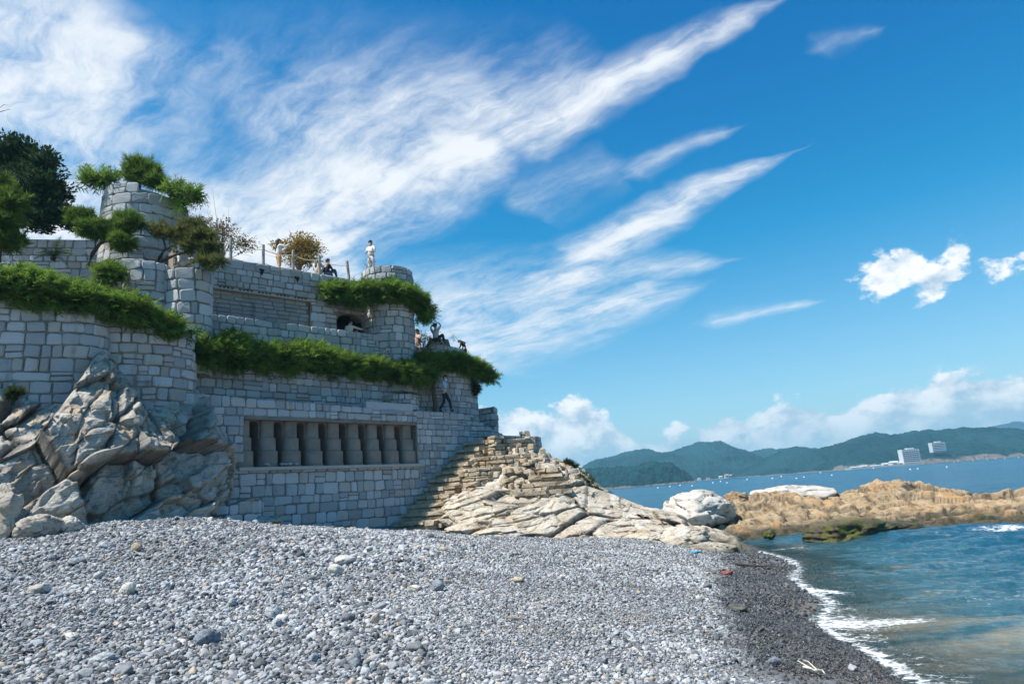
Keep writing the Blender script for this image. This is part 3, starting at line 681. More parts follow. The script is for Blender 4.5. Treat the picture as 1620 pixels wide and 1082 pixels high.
# cliff under the walls: a broken face from the shingle up to the footings
def interp_curve(pts, n):
    P = np.array(pts); d = np.r_[0, np.cumsum(np.linalg.norm(np.diff(P, axis=0), axis=1))]; t = np.linspace(0, d[-1], n)
    return np.stack([np.interp(t, d, P[:, k]) for k in range(3)], 1)
def rock_sheet(name, Bp, Tp, mat, nu, nv, ang, hgt, bulge, amp, cell, but_len=0.0, seed=0, tilt=.35, v0=-.12, v1=1.10):
    """a broken rock face hung between a foot line and a top line, fractured into tilted slabs that run at the angle ang"""
    B = interp_curve(Bp, nu); Tt = interp_curve(Tp, nu); k = np.ones(9) / 9
    for A in (B, Tt):
        for c in range(3): A[:, c] = np.convolve(np.pad(A[:, c], 4, mode='edge'), k, 'valid')
    v = np.linspace(v0, v1, nv); P = B[None] * (1 - v)[:, None, None] + Tt[None] * v[:, None, None]
    tan = np.gradient(B, axis=0); nrm = np.stack([tan[:, 1], -tan[:, 0], np.zeros(nu)], 1); nrm /= np.linalg.norm(nrm, axis=1)[:, None]
    vv = np.clip(v, 0, 1); P = P + nrm[None] * (np.sin(vv * math.pi) * bulge - .1)[:, None, None]
    s = np.r_[0, np.cumsum(np.linalg.norm(np.diff(B[:, :2], axis=0), axis=1))]
    S, Hh = np.meshgrid(s, v * hgt); x = S.ravel(); h = Hh.ravel(); p3 = P.reshape(-1, 3)
    wx = fbm(p3 * .7, 3, seed + 3) * .14; wy = fbm(p3 * .7 + 5, 3, seed + 4) * .14
    ang = math.radians(ang); a = (x + wx) * math.cos(ang) + (h + wy) * math.sin(ang); b = -(x + wx) * math.sin(ang) + (h + wy) * math.cos(ang)
    but = np.clip((x - s[-1] + but_len) / .9, 0, 1) if but_len else x * 0
    a2 = h * .5 + wy; b2 = (x + wx + .25 * h); C = cell
    v1_, e1 = facet(np.stack([a * .55 / C, b * .85 / C, x * 0], 1), seed + 7, .9); v2, e2 = facet(np.stack([a * 1.2 / C, b * 2.0 / C, x * 0 + .5], 1), seed + 27, .9); v3, e3 = facet(np.stack([a2 * .5, b2 * 1.4, x * 0 + .5], 1), seed + 47, .8)
    v4, e4 = facet(np.stack([a * 4.2 / C, b * 6.5 / C, x * 0 + .5], 1), seed + 67, .9)
    d = (amp[0] * v1_ + amp[1] * v2) * (1 - but) + (.30 * v3 + .06 * v2) * but + amp[2] * v4 * (1 - .6 * but)
    d += amp[0] * .35 * fbm(p3 * .9, 3, seed + 11) + .06 * fbm(p3 * 4, 4, seed + 12)
    gash = np.exp(-(e1 / .035) ** 2) * (1 - but) + np.exp(-(e3 / .04) ** 2) * but
    d -= .16 * gash + .05 * np.exp(-(e2 / .05) ** 2)
    fade = np.clip((v1 + .02 - np.repeat(v, nu)) / .10, 0, 1)
    N3 = np.repeat(nrm[None], nv, 0).reshape(-1, 3) + np.array([0, 0, tilt]); Q = p3 + N3 * (d * fade)[:, None]
    me = new_mesh(name, Q, grid_faces(nu, nv), mat, False)
    attr(me, 'crack', np.clip(gash * .9 + .5 * np.exp(-(e2 / .04) ** 2) + .25 * np.exp(-(e4 / .05) ** 2), 0, 1))
    return me
def build_cliff():
    Bp = [(-22, 15.5, 2.1), (-17, 14.8, 1.9)] + [tuple(at(*q)) for q in [(-60, 862, 15.3), (0, 856, 15.9), (60, 846, 16.4), (130, 836, 17), (200, 824, 18), (260, 820, 19), (318, 820, 19.9), (343, 822, 21.4), (350, 822, 23.6)]]
    Tp = [(-22, 18.6, 6.3), (-17.5, 18.3, 6.4)] + [tuple(at(*q)) for q in [(-60, 600, 18.4), (0, 606, 18.5), (80, 604, 19), (128, 588, 19.5), (158, 568, 19.9), (188, 590, 20.3), (205, 632, 20.6), (245, 642, 21.0), (290, 636, 21.6), (322, 634, 22.2), (332, 640, 24.0)]]
    tag(link('cliff', rock_sheet('cliff', Bp, Tp, M['cliff'], 600, 270, 32, 4.2, .8, (.56, .20, .07), 1.45, 3.0)), kind='structure')
build_cliff()

# pale outcrop that carries the stairs
def mid_h():
    P, V = [], []
    def add(q): P.append((q[0], q[1])); V.append(q[2])
    for q in [(690, 842, 26.8), (760, 848, 25.7), (830, 853, 24.7), (900, 855, 24.1), (960, 856, 23.7), (1030, 858, 23.1), (1100, 870, 22.1), (1150, 880, 21.4)]:
        p = at(*q); add((p[0], p[1] + .5, p[2] - .5)); add((p[0] + .1, p[1] - 1.0, p[2] - 1.2))
    for q in [(745, 815, 26.6), (800, 812, 26.2), (850, 800, 26.1), (930, 805, 25.7), (1000, 822, 25.2), (1070, 845, 23.6), (1125, 868, 22.2)]:
        p = at(*q); add((p[0], p[1] + .6, p[2] - .25))
    for q in [(795, 765, 28.3), (860, 775, 27.9), (905, 778, 27.8), (800, 720, 30.6), (840, 705, 31.8), (880, 735, 30.8), (915, 750, 30.2), (955, 782, 29.2), (1000, 795, 28.2), (1050, 815, 27.2), (1100, 838, 25.8), (1150, 868, 23)]: add(at(*q))
    for q in [(635, 834, 28.2), (690, 790, 28.6), (735, 735, 30.2), (765, 708, 31.6)]:
        p = at(*q); add((p[0], p[1], p[2] - .8))
    for q in [(0, 36, 4.2), (-3, 35, 4.3), (3.5, 35, 1.6), (5.5, 33, .6), (8.2, 29, .2), (8.4, 25, -.2), (3, 38, -.2), (9, 33, -.5), (7.6, 22, -.3)]: add(q)
    return rbf(P, V)
def build_mid():
    root_f = mid_h()
    fld = rock_field('o', -4.6, 8.6, 20.9, 37.5, .058, root_f, M['ledge'], (.12, .06, .04), (1.3, .5), (.5, 1.15), .55, 91, .40, .9, (.25, -.10))
    bz = beach_rbf(fld[0], fld[1])
    o = put_field('rock_outcrop', fld, M['ledge'], lambda x, y, z: (z > bz - .25) & (y > 20.9))
    tag(o, 'pale sunlit rock outcrop with bedded ledges below the stone stairs', 'rock outcrop')
    Bp = [tuple(at(*q)) for q in [(716, 822, 29.0), (714, 846, 27.2), (745, 852, 26.0), (800, 856, 24.9), (860, 859, 24.2), (920, 860, 23.7), (980, 861, 23.3), (1040, 866, 22.7), (1100, 878, 21.9), (1140, 888, 21.2), (1165, 884, 21.8)]]
    Tp = [tuple(at(*q)) for q in [(724, 788, 29.0), (730, 786, 28.0), (760, 778, 27.3), (810, 786, 26.8), (870, 788, 26.6), (915, 776, 27.0), (960, 788, 27.0), (1010, 806, 26.6), (1070, 830, 25.4), (1120, 856, 23.6), (1160, 874, 22.6)]]
    f_ = link('rock_face', rock_sheet('rock_face', Bp, Tp, M['ledge'], 480, 170, 24, 2.6, .45, (.40, .12, .05), 1.7, 0.0, 200, .4, -.15, 1.12), o)
    Bp = [tuple(at(*q)) for q in [(905, 790, 27.4), (950, 800, 27.4), (1000, 815, 26.6), (1050, 830, 25.8)]]
    Tp = [tuple(at(*q)) for q in [(880, 732, 31.0), (915, 748, 30.4), (955, 778, 29.4), (1010, 800, 28.2)]]
    link('rock_face', rock_sheet('rock_face', Bp, Tp, M['ledge'], 200, 120, 30, 2.6, .3, (.22, .10, .05), .8, 0.0, 300, .8, -.1, 1.1), o)
    return root_f
mid_f = build_mid()

def shelf_h():
    P, V = [], []
    def add(q): P.append((q[0], q[1])); V.append(q[2])
    for q in [(1060, 838, 28.5), (1110, 845, 28), (1180, 845, 27.6), (1270, 838, 28.0), (1330, 838, 27.8), (1420, 840, 26.4), (1500, 838, 26.0), (1560, 832, 25.8), (1620, 822, 25.4), (1700, 812, 25)]:
        p = at(*q); add((p[0], p[1], min(p[2], .12))); add((p[0] + .4, p[1] - 1.6, -.75))
    for q in [(1050, 822, 28.6), (1080, 828, 29.0), (1160, 830, 29.0), (1240, 828, 29.5), (1330, 824, 30.0), (1420, 824, 29.0), (1500, 822, 28.2), (1580, 816, 27.4), (1160, 808, 31.5), (1240, 804, 32), (1330, 798, 32.5), (1420, 795, 31.6), (1500, 798, 30.4), (1580, 796, 29)]: add(at(*q))
    for q in [(1060, 800, 31), (1130, 796, 33), (1200, 786, 35), (1290, 788, 35), (1340, 778, 35.4), (1385, 769, 35), (1430, 767, 34.4), (1480, 773, 33.6), (1520, 780, 32.8), (1560, 784, 32), (1590, 781, 31.6), (1620, 779, 31), (1700, 772, 30.5)]:
        p = at(*q); add(p); add((p[0] + 1.2, p[1] + 3.4, -.5)); add((p[0] + 2.4, p[1] + 6.5, -1.4))
    for q in [(5.5, 33, .3), (5.0, 30, .9), (30, 27, -.6), (26, 38, -1.6), (8, 41, -1.2)]: add(q)
    return rbf(P, V)
def build_shelf():
    f = shelf_h()
    fld = rock_field('o', 5.4, 27.5, 23.6, 40, .065, f, M['shelf'], (.20, .085, .05), (1.35, .45), (.55, 1.25), -.3, 131, .26, .95, (-.14, .07))
    o = put_field('rock_shelf', fld, M['shelf'], lambda x, y, z: z > -.45)
    tag(o, 'long low ochre rock shelf reaching out into the sea', 'rock shelf')
build_shelf()

def boulder(name, c, size, mat, seed, label=None, cat=None, rz=0.0, sub=5, planes=11, group=None, dip=.5, facet_amp=.10, tilt=0.0, parent=None):
    v = stone_verts(sub, seed, planes, (1, 1, 1), .05, .60, .95)
    p = v * 1.0
    v1, e1 = facet(p * 1.7 + seed, seed, .8); v2, e2 = facet(p * np.array([2.6, 2.6, 6]) + seed, seed + 9, .8)
    n = v / np.linalg.norm(v, axis=1)[:, None]
    v = v + n * (facet_amp * v1 + facet_amp * .35 * v2 + .03 * fbm(p * 6, 3, seed) - .06 * np.exp(-(e1 / .05) ** 2))[:, None]
    me = new_mesh(name, v, ICO[sub][1], mat, sub <= 3); attr(me, 'crack', np.clip(np.exp(-(e1 / .03) ** 2) * .8, 0, 1))
    o = link(name, me, parent); o.location = c; o.scale = size; o.rotation_euler = (tilt, 0, rz)
    if label: tag(o, label, cat, group)
    return o
def px_boulder(name, px, py, D, wpx, hpx, mat, seed, label, cat, depth=.8, **kw):
    c = at(px, py, D); s = D / FPX * 1.02
    return boulder(name, tuple(c), (wpx * s / 2 / .80, wpx * s / 2 * depth / .80, hpx * s / 2 / .80), mat, seed, label, cat, **kw)
px_boulder('boulder', 1106, 808, 29.6, 96, 54, M['white_rock'], 301, 'big white boulder on the ochre rocks near the tip of the beach', 'boulder', .85)
px_boulder('boulder', 1252, 786, 35.0, 110, 36, M['white_rock'], 309, 'long white slab of rock lying on the ochre shelf', 'boulder', .6, rz=.1)
px_boulder('boulder', 1166, 790, 33, 34, 24, M['shelf'], 312, 'small brown rock between the white boulder and the white slab', 'boulder')
px_boulder('boulder', 1335, 850, 25.6, 112, 44, M['algae_rock'], 317, 'seaweed-covered rock standing in the shallows before the shelf', 'boulder', .7)
px_boulder('boulder', 1405, 836, 26.6, 90, 16, M['algae_rock'], 331, 'flat dark wet rock with yellow-green weed beside the seaweed-covered rock', 'boulder', .5)
px_boulder('boulder', 1217, 846, 26.5, 15, 14, M['algae_rock'], 335, 'tiny dark rock poking out of the shallow bay', 'boulder')
px_boulder('boulder', 793, 846, 25.0, 74, 18, M['ledge'], 341, 'flat pale rock half buried in shingle below the outcrop', 'boulder', .8)
px_boulder('boulder', 742, 838, 26.0, 60, 20, M['ledge'], 344, 'low cream rock at the foot of the stairs', 'boulder', .8)
px_boulder('boulder', 1118, 872, 21.9, 78, 26, M['ledge'], 351, 'pointed tan rock at the end of the outcrop on the wet shingle', 'boulder', .7, rz=-.5)
px_boulder('boulder', 1085, 850, 23.4, 60, 34, M['ledge'], 352, 'brown jagged rock where the outcrop meets the shingle', 'boulder', .7)
px_boulder('boulder', 112, 836, 16.2, 34, 34, M['white_rock'], 361, 'white angular block at the foot of the cliff', 'boulder')
px_boulder('boulder', 62, 838, 15.9, 56, 36, M['cliff'], 365, 'split grey boulder at the foot of the cliff', 'boulder')
px_boulder('boulder', 5, 812, 15.8, 44, 90, M['cliff'], 369, 'tall rounded grey boulder cut by the picture edge', 'boulder')
px_boulder('boulder', 400, 828, 22.4, 64, 18, M['cliff'], 377, 'low rounded rock in shingle by the granite wall', 'boulder', .9)
px_boulder('boulder', 236, 676, 19.9, 14, 22, M['white_rock'], 380, 'small white stone propped upright on the cliff', 'stone', .4)
# single larger stones lying on the shingle
BS = [(530, 903, 19, 17, 'white_rock', 'white wedge-shaped stone on the open shingle'), (545, 887, 32, 14, 'white_rock', 'flat white stone behind the white wedge-shaped stone'),
      (691, 929, 20, 17, 'slate', 'lone blue-grey stone in the middle of the beach'), (817, 918, 22, 8, 'rubble', 'long tan stone on the fine shingle'), (657, 930, 20, 8, 'white_rock', 'thin pale stone beside the lone blue-grey stone'),
      (432, 968, 20, 20, 'pale', 'pale upright stone touching a second pale stone'), (437, 988, 18, 14, 'pale', 'second pale stone just below the pale upright stone'), (463, 990, 15, 13, 'pale', 'round pale stone next to the pair of pale stones'),
      (327, 1012, 32, 24, 'slate', 'largest blue-grey cobble on the near beach'), (114, 1007, 29, 14, 'white_rock', 'long white cobble low on the beach'), (62, 933, 29, 18, 'white_rock', 'rounded white cobble toward the picture edge'),
      (202, 934, 27, 18, 'white_rock', 'blocky white cobble by the cliff side of the beach'), (120, 889, 24, 12, 'slate', 'dark flat slate cobble below the cliff'), (366, 954, 16, 13, 'pale', 'small pale cobble above the pair of pale stones'),
      (444, 942, 16, 11, 'slate', 'dark blue-grey cobble above the pair of pale stones'), (163, 1042, 30, 15, 'pale', 'pale grey slab in the near corner of the beach'), (1168, 962, 30, 10, 'white_rock', 'pale slab on the dark wet shingle'),
      (1226, 1048, 18, 11, 'slate', 'blue-grey stone at the edge of the wet shingle'), (1352, 1058, 15, 11, 'pale', 'pale cobble in the dark wet shingle near the foam'), (215, 866, 18, 13, 'rubble', 'small tan stone among the cobbles by the cliff'),
      (168, 863, 20, 12, 'pale', 'pale cobble before the white angular block'), (560, 1052, 20, 15, 'slate', 'grey cobble at the lower edge of the picture'), (700, 870, 14, 8, 'rubble', 'little orange-tan stone near the shadow of the wall')]
M['slate'] = rock_mat('slate_cobble', [(.22, .25, .28), (.28, .31, .34), (.20, .22, .25)], stain_amt=.05, lich_amt=.15)
M['pale'] = rock_mat('pale_cobble', [(.44, .46, .47), (.50, .51, .51), (.40, .42, .43)], stain_amt=.05, lich_amt=.12)
def ground_hit(px, py):
    d = ray(px, py); t = np.linspace(4, 40, 700) / d[1]; P = EYE[None] + d[None] * t[:, None]; z = beach_z(P[:, 0], P[:, 1]); k = np.argmax(P[:, 2] < z); return P[k]
for i, (px, py, w, h, mt, lab) in enumerate(BS):
    g = ground_hit(px, py + h * .42); s = g[1] / FPX * 1.02
    boulder('beach_stone', (g[0], g[1] + .02, g[2] + h * s * .40), (w * s / 2 / .8, w * s * .36 / .8, h * s / 2 / .8), M[mt], 400 + i * 3, lab, 'stone', rz=i * 1.3, sub=4, planes=9, group='larger stones lying on the beach', facet_amp=.05)
# ------------------------------------------------------------------ masonry
RND = random.Random(11)
def stone_unit(seed, inset=.065, chip=.22):
    """one roughly squared block in a unit box: 8-sided outline, softened edge, slightly pillowed face (about 40 triangles)"""
    r = random.Random(seed); o = []
    for (cx, cz) in ((-1, -1), (1, -1), (1, 1), (-1, 1)):
        a, b = r.uniform(.04, chip), r.uniform(.04, chip); j = lambda: r.uniform(-.06, .06)
        p1 = (cx * .5, cz * (.5 - a)); p2 = (cx * (.5 - b), cz * .5)
        pr = [p1, p2] if cx * cz > 0 else [p2, p1]
        if (cx, cz) in ((-1, -1), (1, 1)): pr = [p1, p2]
        else: pr = [p2, p1]
        o += [(x + j(), z + j()) for x, z in pr]
    n = len(o); V = []
    for x, z in o: V.append((x, -.6, z))
    for x, z in o: V.append((x, .40 + r.uniform(-.08, .08), z))
    for x, z in o: V.append((x * (1 - 2 * inset) + r.uniform(-.02, .02), .86 + r.uniform(-.16, .16), z * (1 - 2 * inset) + r.uniform(-.02, .02)))
    V.append((r.uniform(-.15, .15), 1.0 + r.uniform(-.08, .14), r.uniform(-.15, .15)))
    Fc = []
    for i in range(n):
        j = (i + 1) % n
        Fc += [(i, j, n + j, n + i), (n + i, n + j, 2 * n + j, 2 * n + i), (2 * n + i, 2 * n + j, 3 * n)]
    return np.array(V), Fc
UNITS = [stone_unit(900 + i) for i in range(16)]
UMESH = {}
def unit_mesh(k, mat):
    if (k, mat.name) not in UMESH: UMESH[(k, mat.name)] = new_mesh('stone', UNITS[k][0], [tuple(reversed(f)) for f in UNITS[k][1]], mat)
    return UMESH[(k, mat.name)]
class Path:
    def __init__(s, pts):
        s.p = np.array(pts, float); s.d = np.r_[0, np.cumsum(np.linalg.norm(np.diff(s.p, axis=0), axis=1))]; s.L = s.d[-1]
    def at(s, t): return np.array([np.interp(t, s.d, s.p[:, 0]), np.interp(t, s.d, s.p[:, 1])])
    def frame(s, t):
        a, b = s.at(max(0, t - .12)), s.at(min(s.L, t + .12)); e = (b - a) / max(1e-6, np.linalg.norm(b - a)); return s.at(t), e, np.array([e[1], -e[0]])
    def samples(s, step): return sorted(set(np.round(np.r_[np.linspace(0, s.L, max(2, int(s.L / step) + 1)), s.d], 4)))
def smooth_path(pts, n=40):
    P = np.array(pts, float)
    for _ in range(3):
        Q = [P[0]]
        for a, b in zip(P[:-1], P[1:]): Q += [a * .75 + b * .25, a * .25 + b * .75]
        Q.append(P[-1]); P = np.array(Q)
    return Path(P)
def circle(cx, cy, r, a0=-200, a1=20, n=40):
    return Path([(cx + r * math.cos(math.radians(a0 + (a1 - a0) * i / n)), cy + r * math.sin(math.radians(a0 + (a1 - a0) * i / n))) for i in range(n + 1)])
def fz(z): return z if callable(z) else (lambda s: z)
def core_mesh(name, path, z0, z1, mat, parent, thick=.8, holes=(), batter=0.0, loc=(0, 0, 0), cap=None):
    """the mortared mass of a wall: face, top and back, with openings left out (s0, s1, za, zb, depth)"""
    z0, z1 = fz(z0), fz(z1); zb = min(z0(0), z0(path.L))
    ss = sorted(set(path.samples(.35)) | {round(h[i], 4) for h in holes for i in (0, 1)})
    mb = MB(); L = np.array(loc)
    def pt(s, z, inn=0.0):
        p, e, n = path.frame(s); q = p - n * (inn + batter * max(0, z - zb)); return (q[0] - L[0], q[1] - L[1], z - L[2])
    for a, b in zip(ss[:-1], ss[1:]):
        mid = (a + b) / 2; cuts = []
        for h in holes:
            if h[0] - 1e-4 <= a and b <= h[1] + 1e-4: cuts.append((h[2], h[3], h[4]))
        cuts.sort(); lo = [z0(a), z0(b)]
        def quad(za, zb_, zc, zd, i=0.0): mb.add([pt(a, za, i), pt(b, zb_, i), pt(b, zc, i), pt(a, zd, i)], [(0, 1, 2, 3)])
        prev = None
        for (ha, hb, dp) in cuts:
            quad(lo[0], lo[1], ha, ha); lo = [hb, hb]
            mb.add([pt(a, ha), pt(b, ha), pt(b, ha, dp), pt(a, ha, dp)], [(0, 1, 2, 3)]); mb.add([pt(a, hb), pt(b, hb), pt(b, hb, dp), pt(a, hb, dp)], [(3, 2, 1, 0)])
            quad(ha, ha, hb, hb, dp)
        quad(lo[0], lo[1], z1(b), z1(a))
        mb.add([pt(a, z1(a)), pt(b, z1(b)), pt(b, z1(b), thick), pt(a, z1(a), thick)], [(0, 1, 2, 3)])
        mb.add([pt(a, z0(a), thick), pt(b, z0(b), thick), pt(b, z1(b), thick), pt(a, z1(a), thick)], [(3, 2, 1, 0)])
    for s, o in ((0, 1), (path.L, 0)):
        q = [pt(s, z0(s)), pt(s, z1(s)), pt(s, z1(s), thick), pt(s, z0(s), thick)]; mb.add(q, [(0, 1, 2, 3) if o else (3, 2, 1, 0)])
    for h in holes:
        for s, o in ((h[0], 0), (h[1], 1)):
            q = [pt(s, h[2]), pt(s, h[3]), pt(s, h[3], h[4]), pt(s, h[2], h[4])]; mb.add(q, [(0, 1, 2, 3) if o else (3, 2, 1, 0)])
    return mb.build(name, mat, parent)
def place_stones(root, path, z0, z1, rh, sw, mat, holes=(), batter=0.0, seed=1, prot=.045, gap=.026, jit=.46, s_range=None, rot=.05, limit=300, name='stone', inn=0.0, face=-.30):
    r = random.Random(seed); z0, z1 = fz(z0), fz(z1); S0, S1 = s_range or (0, path.L); L = np.array(root.location)
    zlo = min(z0(S0), z0(S1), z0((S0 + S1) / 2)); zhi = max(z1(S0), z1(S1), z1((S0 + S1) / 2)); zb = min(z0(0), z0(path.L))
    items = []; z = zlo; row = 0
    n_rows = max(1, round((zhi - zlo) / rh)); hs = [r.uniform(1 - jit * .55, 1 + jit * .55) for _ in range(n_rows)]; k = (zhi - zlo) / sum(hs)
    for h in [q * k for q in hs]:
        s = S0 - r.uniform(0, .5) * sw
        while s < S1 - .05:
            w = sw * r.uniform(1 - jit, 1 + jit) * (.85 + .3 * h / rh) * (1.45 if r.random() < .08 else 1.0); a, b = max(s, S0), min(s + w, S1); s += w
            if b - a < sw * .28: continue
            m = (a + b) / 2; za, zb2 = z, z + h
            top = z1(m); bot = z0(m)
            if zb2 > top + .02:
                zb2 = top
                if zb2 - za < h * .35: continue
            if za < bot - .02:
                za = bot
                if zb2 - za < h * .35: continue
            zm = (za + zb2) / 2
            bad = False
            for hh in holes:
                if b > hh[0] + .03 and a < hh[1] - .03 and zb2 > hh[2] + .02 and za < hh[3] - .02:
                    # trim against the opening where possible
                    if za < hh[2] and hh[2] - za > .5 * h: zb2 = hh[2]
                    elif zb2 > hh[3] and zb2 - hh[3] > .5 * h: za = hh[3]
                    elif a < hh[0] and hh[0] - a > .3 * w: b = hh[0]
                    elif b > hh[1] and b - hh[1] > .3 * w: a = hh[1]
                    else: bad = True
            if bad: continue
            m = (a + b) / 2; zm = (za + zb2) / 2
            p, e, n = path.frame(m); p = p - n * (inn + batter * max(0, zm - zb))
            to = EYE[:2] - p; to = to / np.linalg.norm(to)
            if n @ to < face: continue
            R = Matrix.Rotation(r.uniform(-rot, rot), 3, 'Y') @ Matrix.Rotation(r.uniform(-.05, .05), 3, 'Z') @ Matrix.Rotation(r.uniform(-.05, .05), 3, 'X')
            B = Matrix(((e[0], n[0], 0), (e[1], n[1], 0), (0, 0, 1)))
            W = B @ R @ Matrix.Diagonal((b - a - gap * r.uniform(.6, 1.5), prot * r.uniform(.45, 1.7), zb2 - za - gap * r.uniform(.6, 1.5)))
            mt = W.to_4x4(); mt.translation = Vector((p[0] - L[0], p[1] - L[1], zm - L[2]))
            if r.random() < .13 and jit > .3 and zb2 - za > .2:
                # two thin stones instead of one
                f = r.uniform(.38, .62)
                for q0, q1 in ((0, f), (f, 1)):
                    W2 = B @ R @ Matrix.Diagonal((b - a - gap, prot * r.uniform(.5, 1.5), (zb2 - za) * (q1 - q0) - gap)); m2 = W2.to_4x4(); m2.translation = Vector((p[0] - L[0], p[1] - L[1], za + (zb2 - za) * (q0 + q1) / 2 - L[2])); items.append((np.hypot(*(p - EYE[:2])), m2, r.randrange(16), r.random()))
                continue
            items.append((np.hypot(*(p - EYE[:2])), mt, r.randrange(16), r.random()))
        z += h; row += 1
    items.sort(key=lambda q: q[0])
    for d, mt, k, t in items[:limit]:
        o = bpy.data.objects.new(name, unit_mesh(k, mat)); o.parent = root; o.matrix_basis = mt; COL.objects.link(o)
    if items[limit:]:
        V, Fc, tn = [], [], []
        for d, mt, k, t in items[limit:]:
            b0 = len(V)
            for v in UNITS[k][0]: V.append(tuple(mt @ Vector(v))); tn.append(t)
            Fc += [tuple(i + b0 for i in reversed(f)) for f in UNITS[k][1]]
        me = new_mesh('stones', V, Fc, mat); attr(me, 'tint', tn); o = link('more_stones', me, root); o['kind'] = 'stuff'
    return len(items)
def wall(name, label, cat, path, z0, z1, rh, sw, mat, mortar, thick=.8, holes=(), batter=0.0, seed=1, prot=.045, jit=.46, gap=.026, group=None, face=-.3):
    p = path.at(path.L / 2); root = empty(name, (p[0], p[1], fz(z0)(0)), label, cat, group, 'thing')
    core_mesh('mortar_core', path, z0, z1, mortar, root, thick, holes, batter, root.location)
    n = place_stones(root, path, z0, z1, rh, sw, mat, holes, batter, seed, prot, gap, jit, face=face)
    return root
def on_plane(px, py, p0, p1):
    """where a sight line meets the vertical plane through p0, p1: distance along, height"""
    p0 = np.array(p0); e = np.array(p1) - p0; e = e / np.linalg.norm(e); n = np.array([e[1], -e[0]]); d = ray(px, py)
    t = ((p0 - EYE[:2]) @ n) / (d[:2] @ n); q = EYE + d * t; return (q[:2] - p0) @ e, q[2]

# ---- lower retaining wall with the row of concrete columns
A0 = (-10.95, 21.46); A1 = (-4.35, 29.6)
def build_lower_wall():
    path = Path([A0, A1])
    sl, zt = on_plane(387, 655, A0, A1); sr, _ = on_plane(659, 673, A0, A1); zt = 5.66; zl = 3.93; dep = 1.25
    hole = (sl, sr, zl, zt, dep)
    top = lambda s: 6.40 - .02 * s
    root = wall('granite_wall', 'lower granite block wall holding a recess of stepped concrete columns', 'wall', path, 1.2, top, .345, .36, M['granite'], M['mortar'], 1.3, [hole], .012, 21)
    L = root.location; e = np.array(A1) - np.array(A0); e /= np.linalg.norm(e); n = np.array([e[1], -e[0]]); ang = math.atan2(e[1], e[0])
    def w(s, out, z): q = np.array(A0) + e * s + n * out; return (q[0] - L[0], q[1] - L[1], z - L[2])
    # ledge
    mb = MB(); mb.box(w((sl + sr) / 2, -.06, zl - .05), (sr - sl + .5, .42, .11), ang); mb.build('ledge', M['concrete_pale'], root)
    ncol = 9; pitch = (sr - sl + .12) / (ncol - .42)
    first = sl + .10
    slots = []
    for k in range(ncol - 1): slots.append(first + pitch * (k + .5) - .02)
    sw_ = pitch * .40
    # front slab with arched slots
    mb = MB(); back = -.38
    edges = [sl] + [x for c in slots for x in (c - sw_ / 2, c + sw_ / 2)] + [sr]
    def strip(a, b, za, zb): mb.add([w(a, back, za), w(b, back, za), w(b, back, zb), w(a, back, zb)], [(0, 1, 2, 3)])
    for i in range(0, len(edges), 2): strip(edges[i], edges[i + 1], zl, zt)
    for c in slots:
        N = 8; rr = sw_ / 2; sp = zt - .07 - rr * .75
        for j in range(N):
            a0, a1 = math.pi * (1 - j / N), math.pi * (1 - (j + 1) / N)
            x0, x1 = c + rr * math.cos(a0), c + rr * math.cos(a1); y0, y1 = sp + rr * .75 * math.sin(a0), sp + rr * .75 * math.sin(a1)
            mb.add([w(x0, back, y0), w(x1, back, y1), w(x1, back, zt), w(x0, back, zt)], [(0, 1, 2, 3)])
            mb.add([w(x0, back, y0), w(x1, back, y1), w(x1, back - .9, y1), w(x0, back - .9, y0)], [(3, 2, 1, 0)])
        for x, f in ((c - rr, 1), (c + rr, 0)):
            q = [w(x, back, zl), w(x, back, sp), w(x, back - .9, sp), w(x, back - .9, zl)]; mb.add(q, [(0, 1, 2, 3) if f else (3, 2, 1, 0)])
    mb.build('arched_slab', M['concrete'], root)
    mb = MB(); mb.box(w((sl + sr) / 2, -1.17, (zl + zt) / 2), (sr - sl - .04, .10, zt - zl - .03), ang); mb.build('slot_back', M['recess_shade'], root)  # near-black sheet paints the shade at the back of the slots
    # lintel
    mb = MB(); mb.box(w((sl + sr) / 2, -.12, zt - .035), (sr - sl - .02, .22, .06), ang); mb.build('lintel', M['concrete'], root)
    H = zt - zl
    for k in range(ncol):
        s = first + pitch * k; col = empty('column', w(s, 0, zl)); col.parent = root; col.rotation_euler = (0, 0, ang)
        zz = 0.0
        for t, (rx, ry, hh) in enumerate([(.385, .40, .10), (.365, .36, .48), (.315, .265, .47), (.268, .17, H - 1.05 - .065)]):
            m2 = MB(); N = 16; V = []
            for zc, g in ((zz, 1.0), (zz + hh - .03, .985), (zz + hh, .93)):
                for j in range(N + 1):
                    a = math.pi + math.pi * j / N; cx, sx = math.cos(a), math.sin(a)
                    ex = abs(cx) ** .72 * math.copysign(1, cx); ey = abs(sx) ** .72
                    V.append((ex * rx * g, -ey * ry * g - .0 + .38, zc))
            Fc = []
            for q in range(2):
                for j in range(N): Fc.append((q * (N + 1) + j, q * (N + 1) + j + 1, (q + 1) * (N + 1) + j + 1, (q + 1) * (N + 1) + j))
            Fc.append(tuple(2 * (N + 1) + j for j in range(N + 1)))
            m2.add(V, Fc); m2.build('drum', M['concrete'], col); zz += hh
    return root
build_lower_wall()

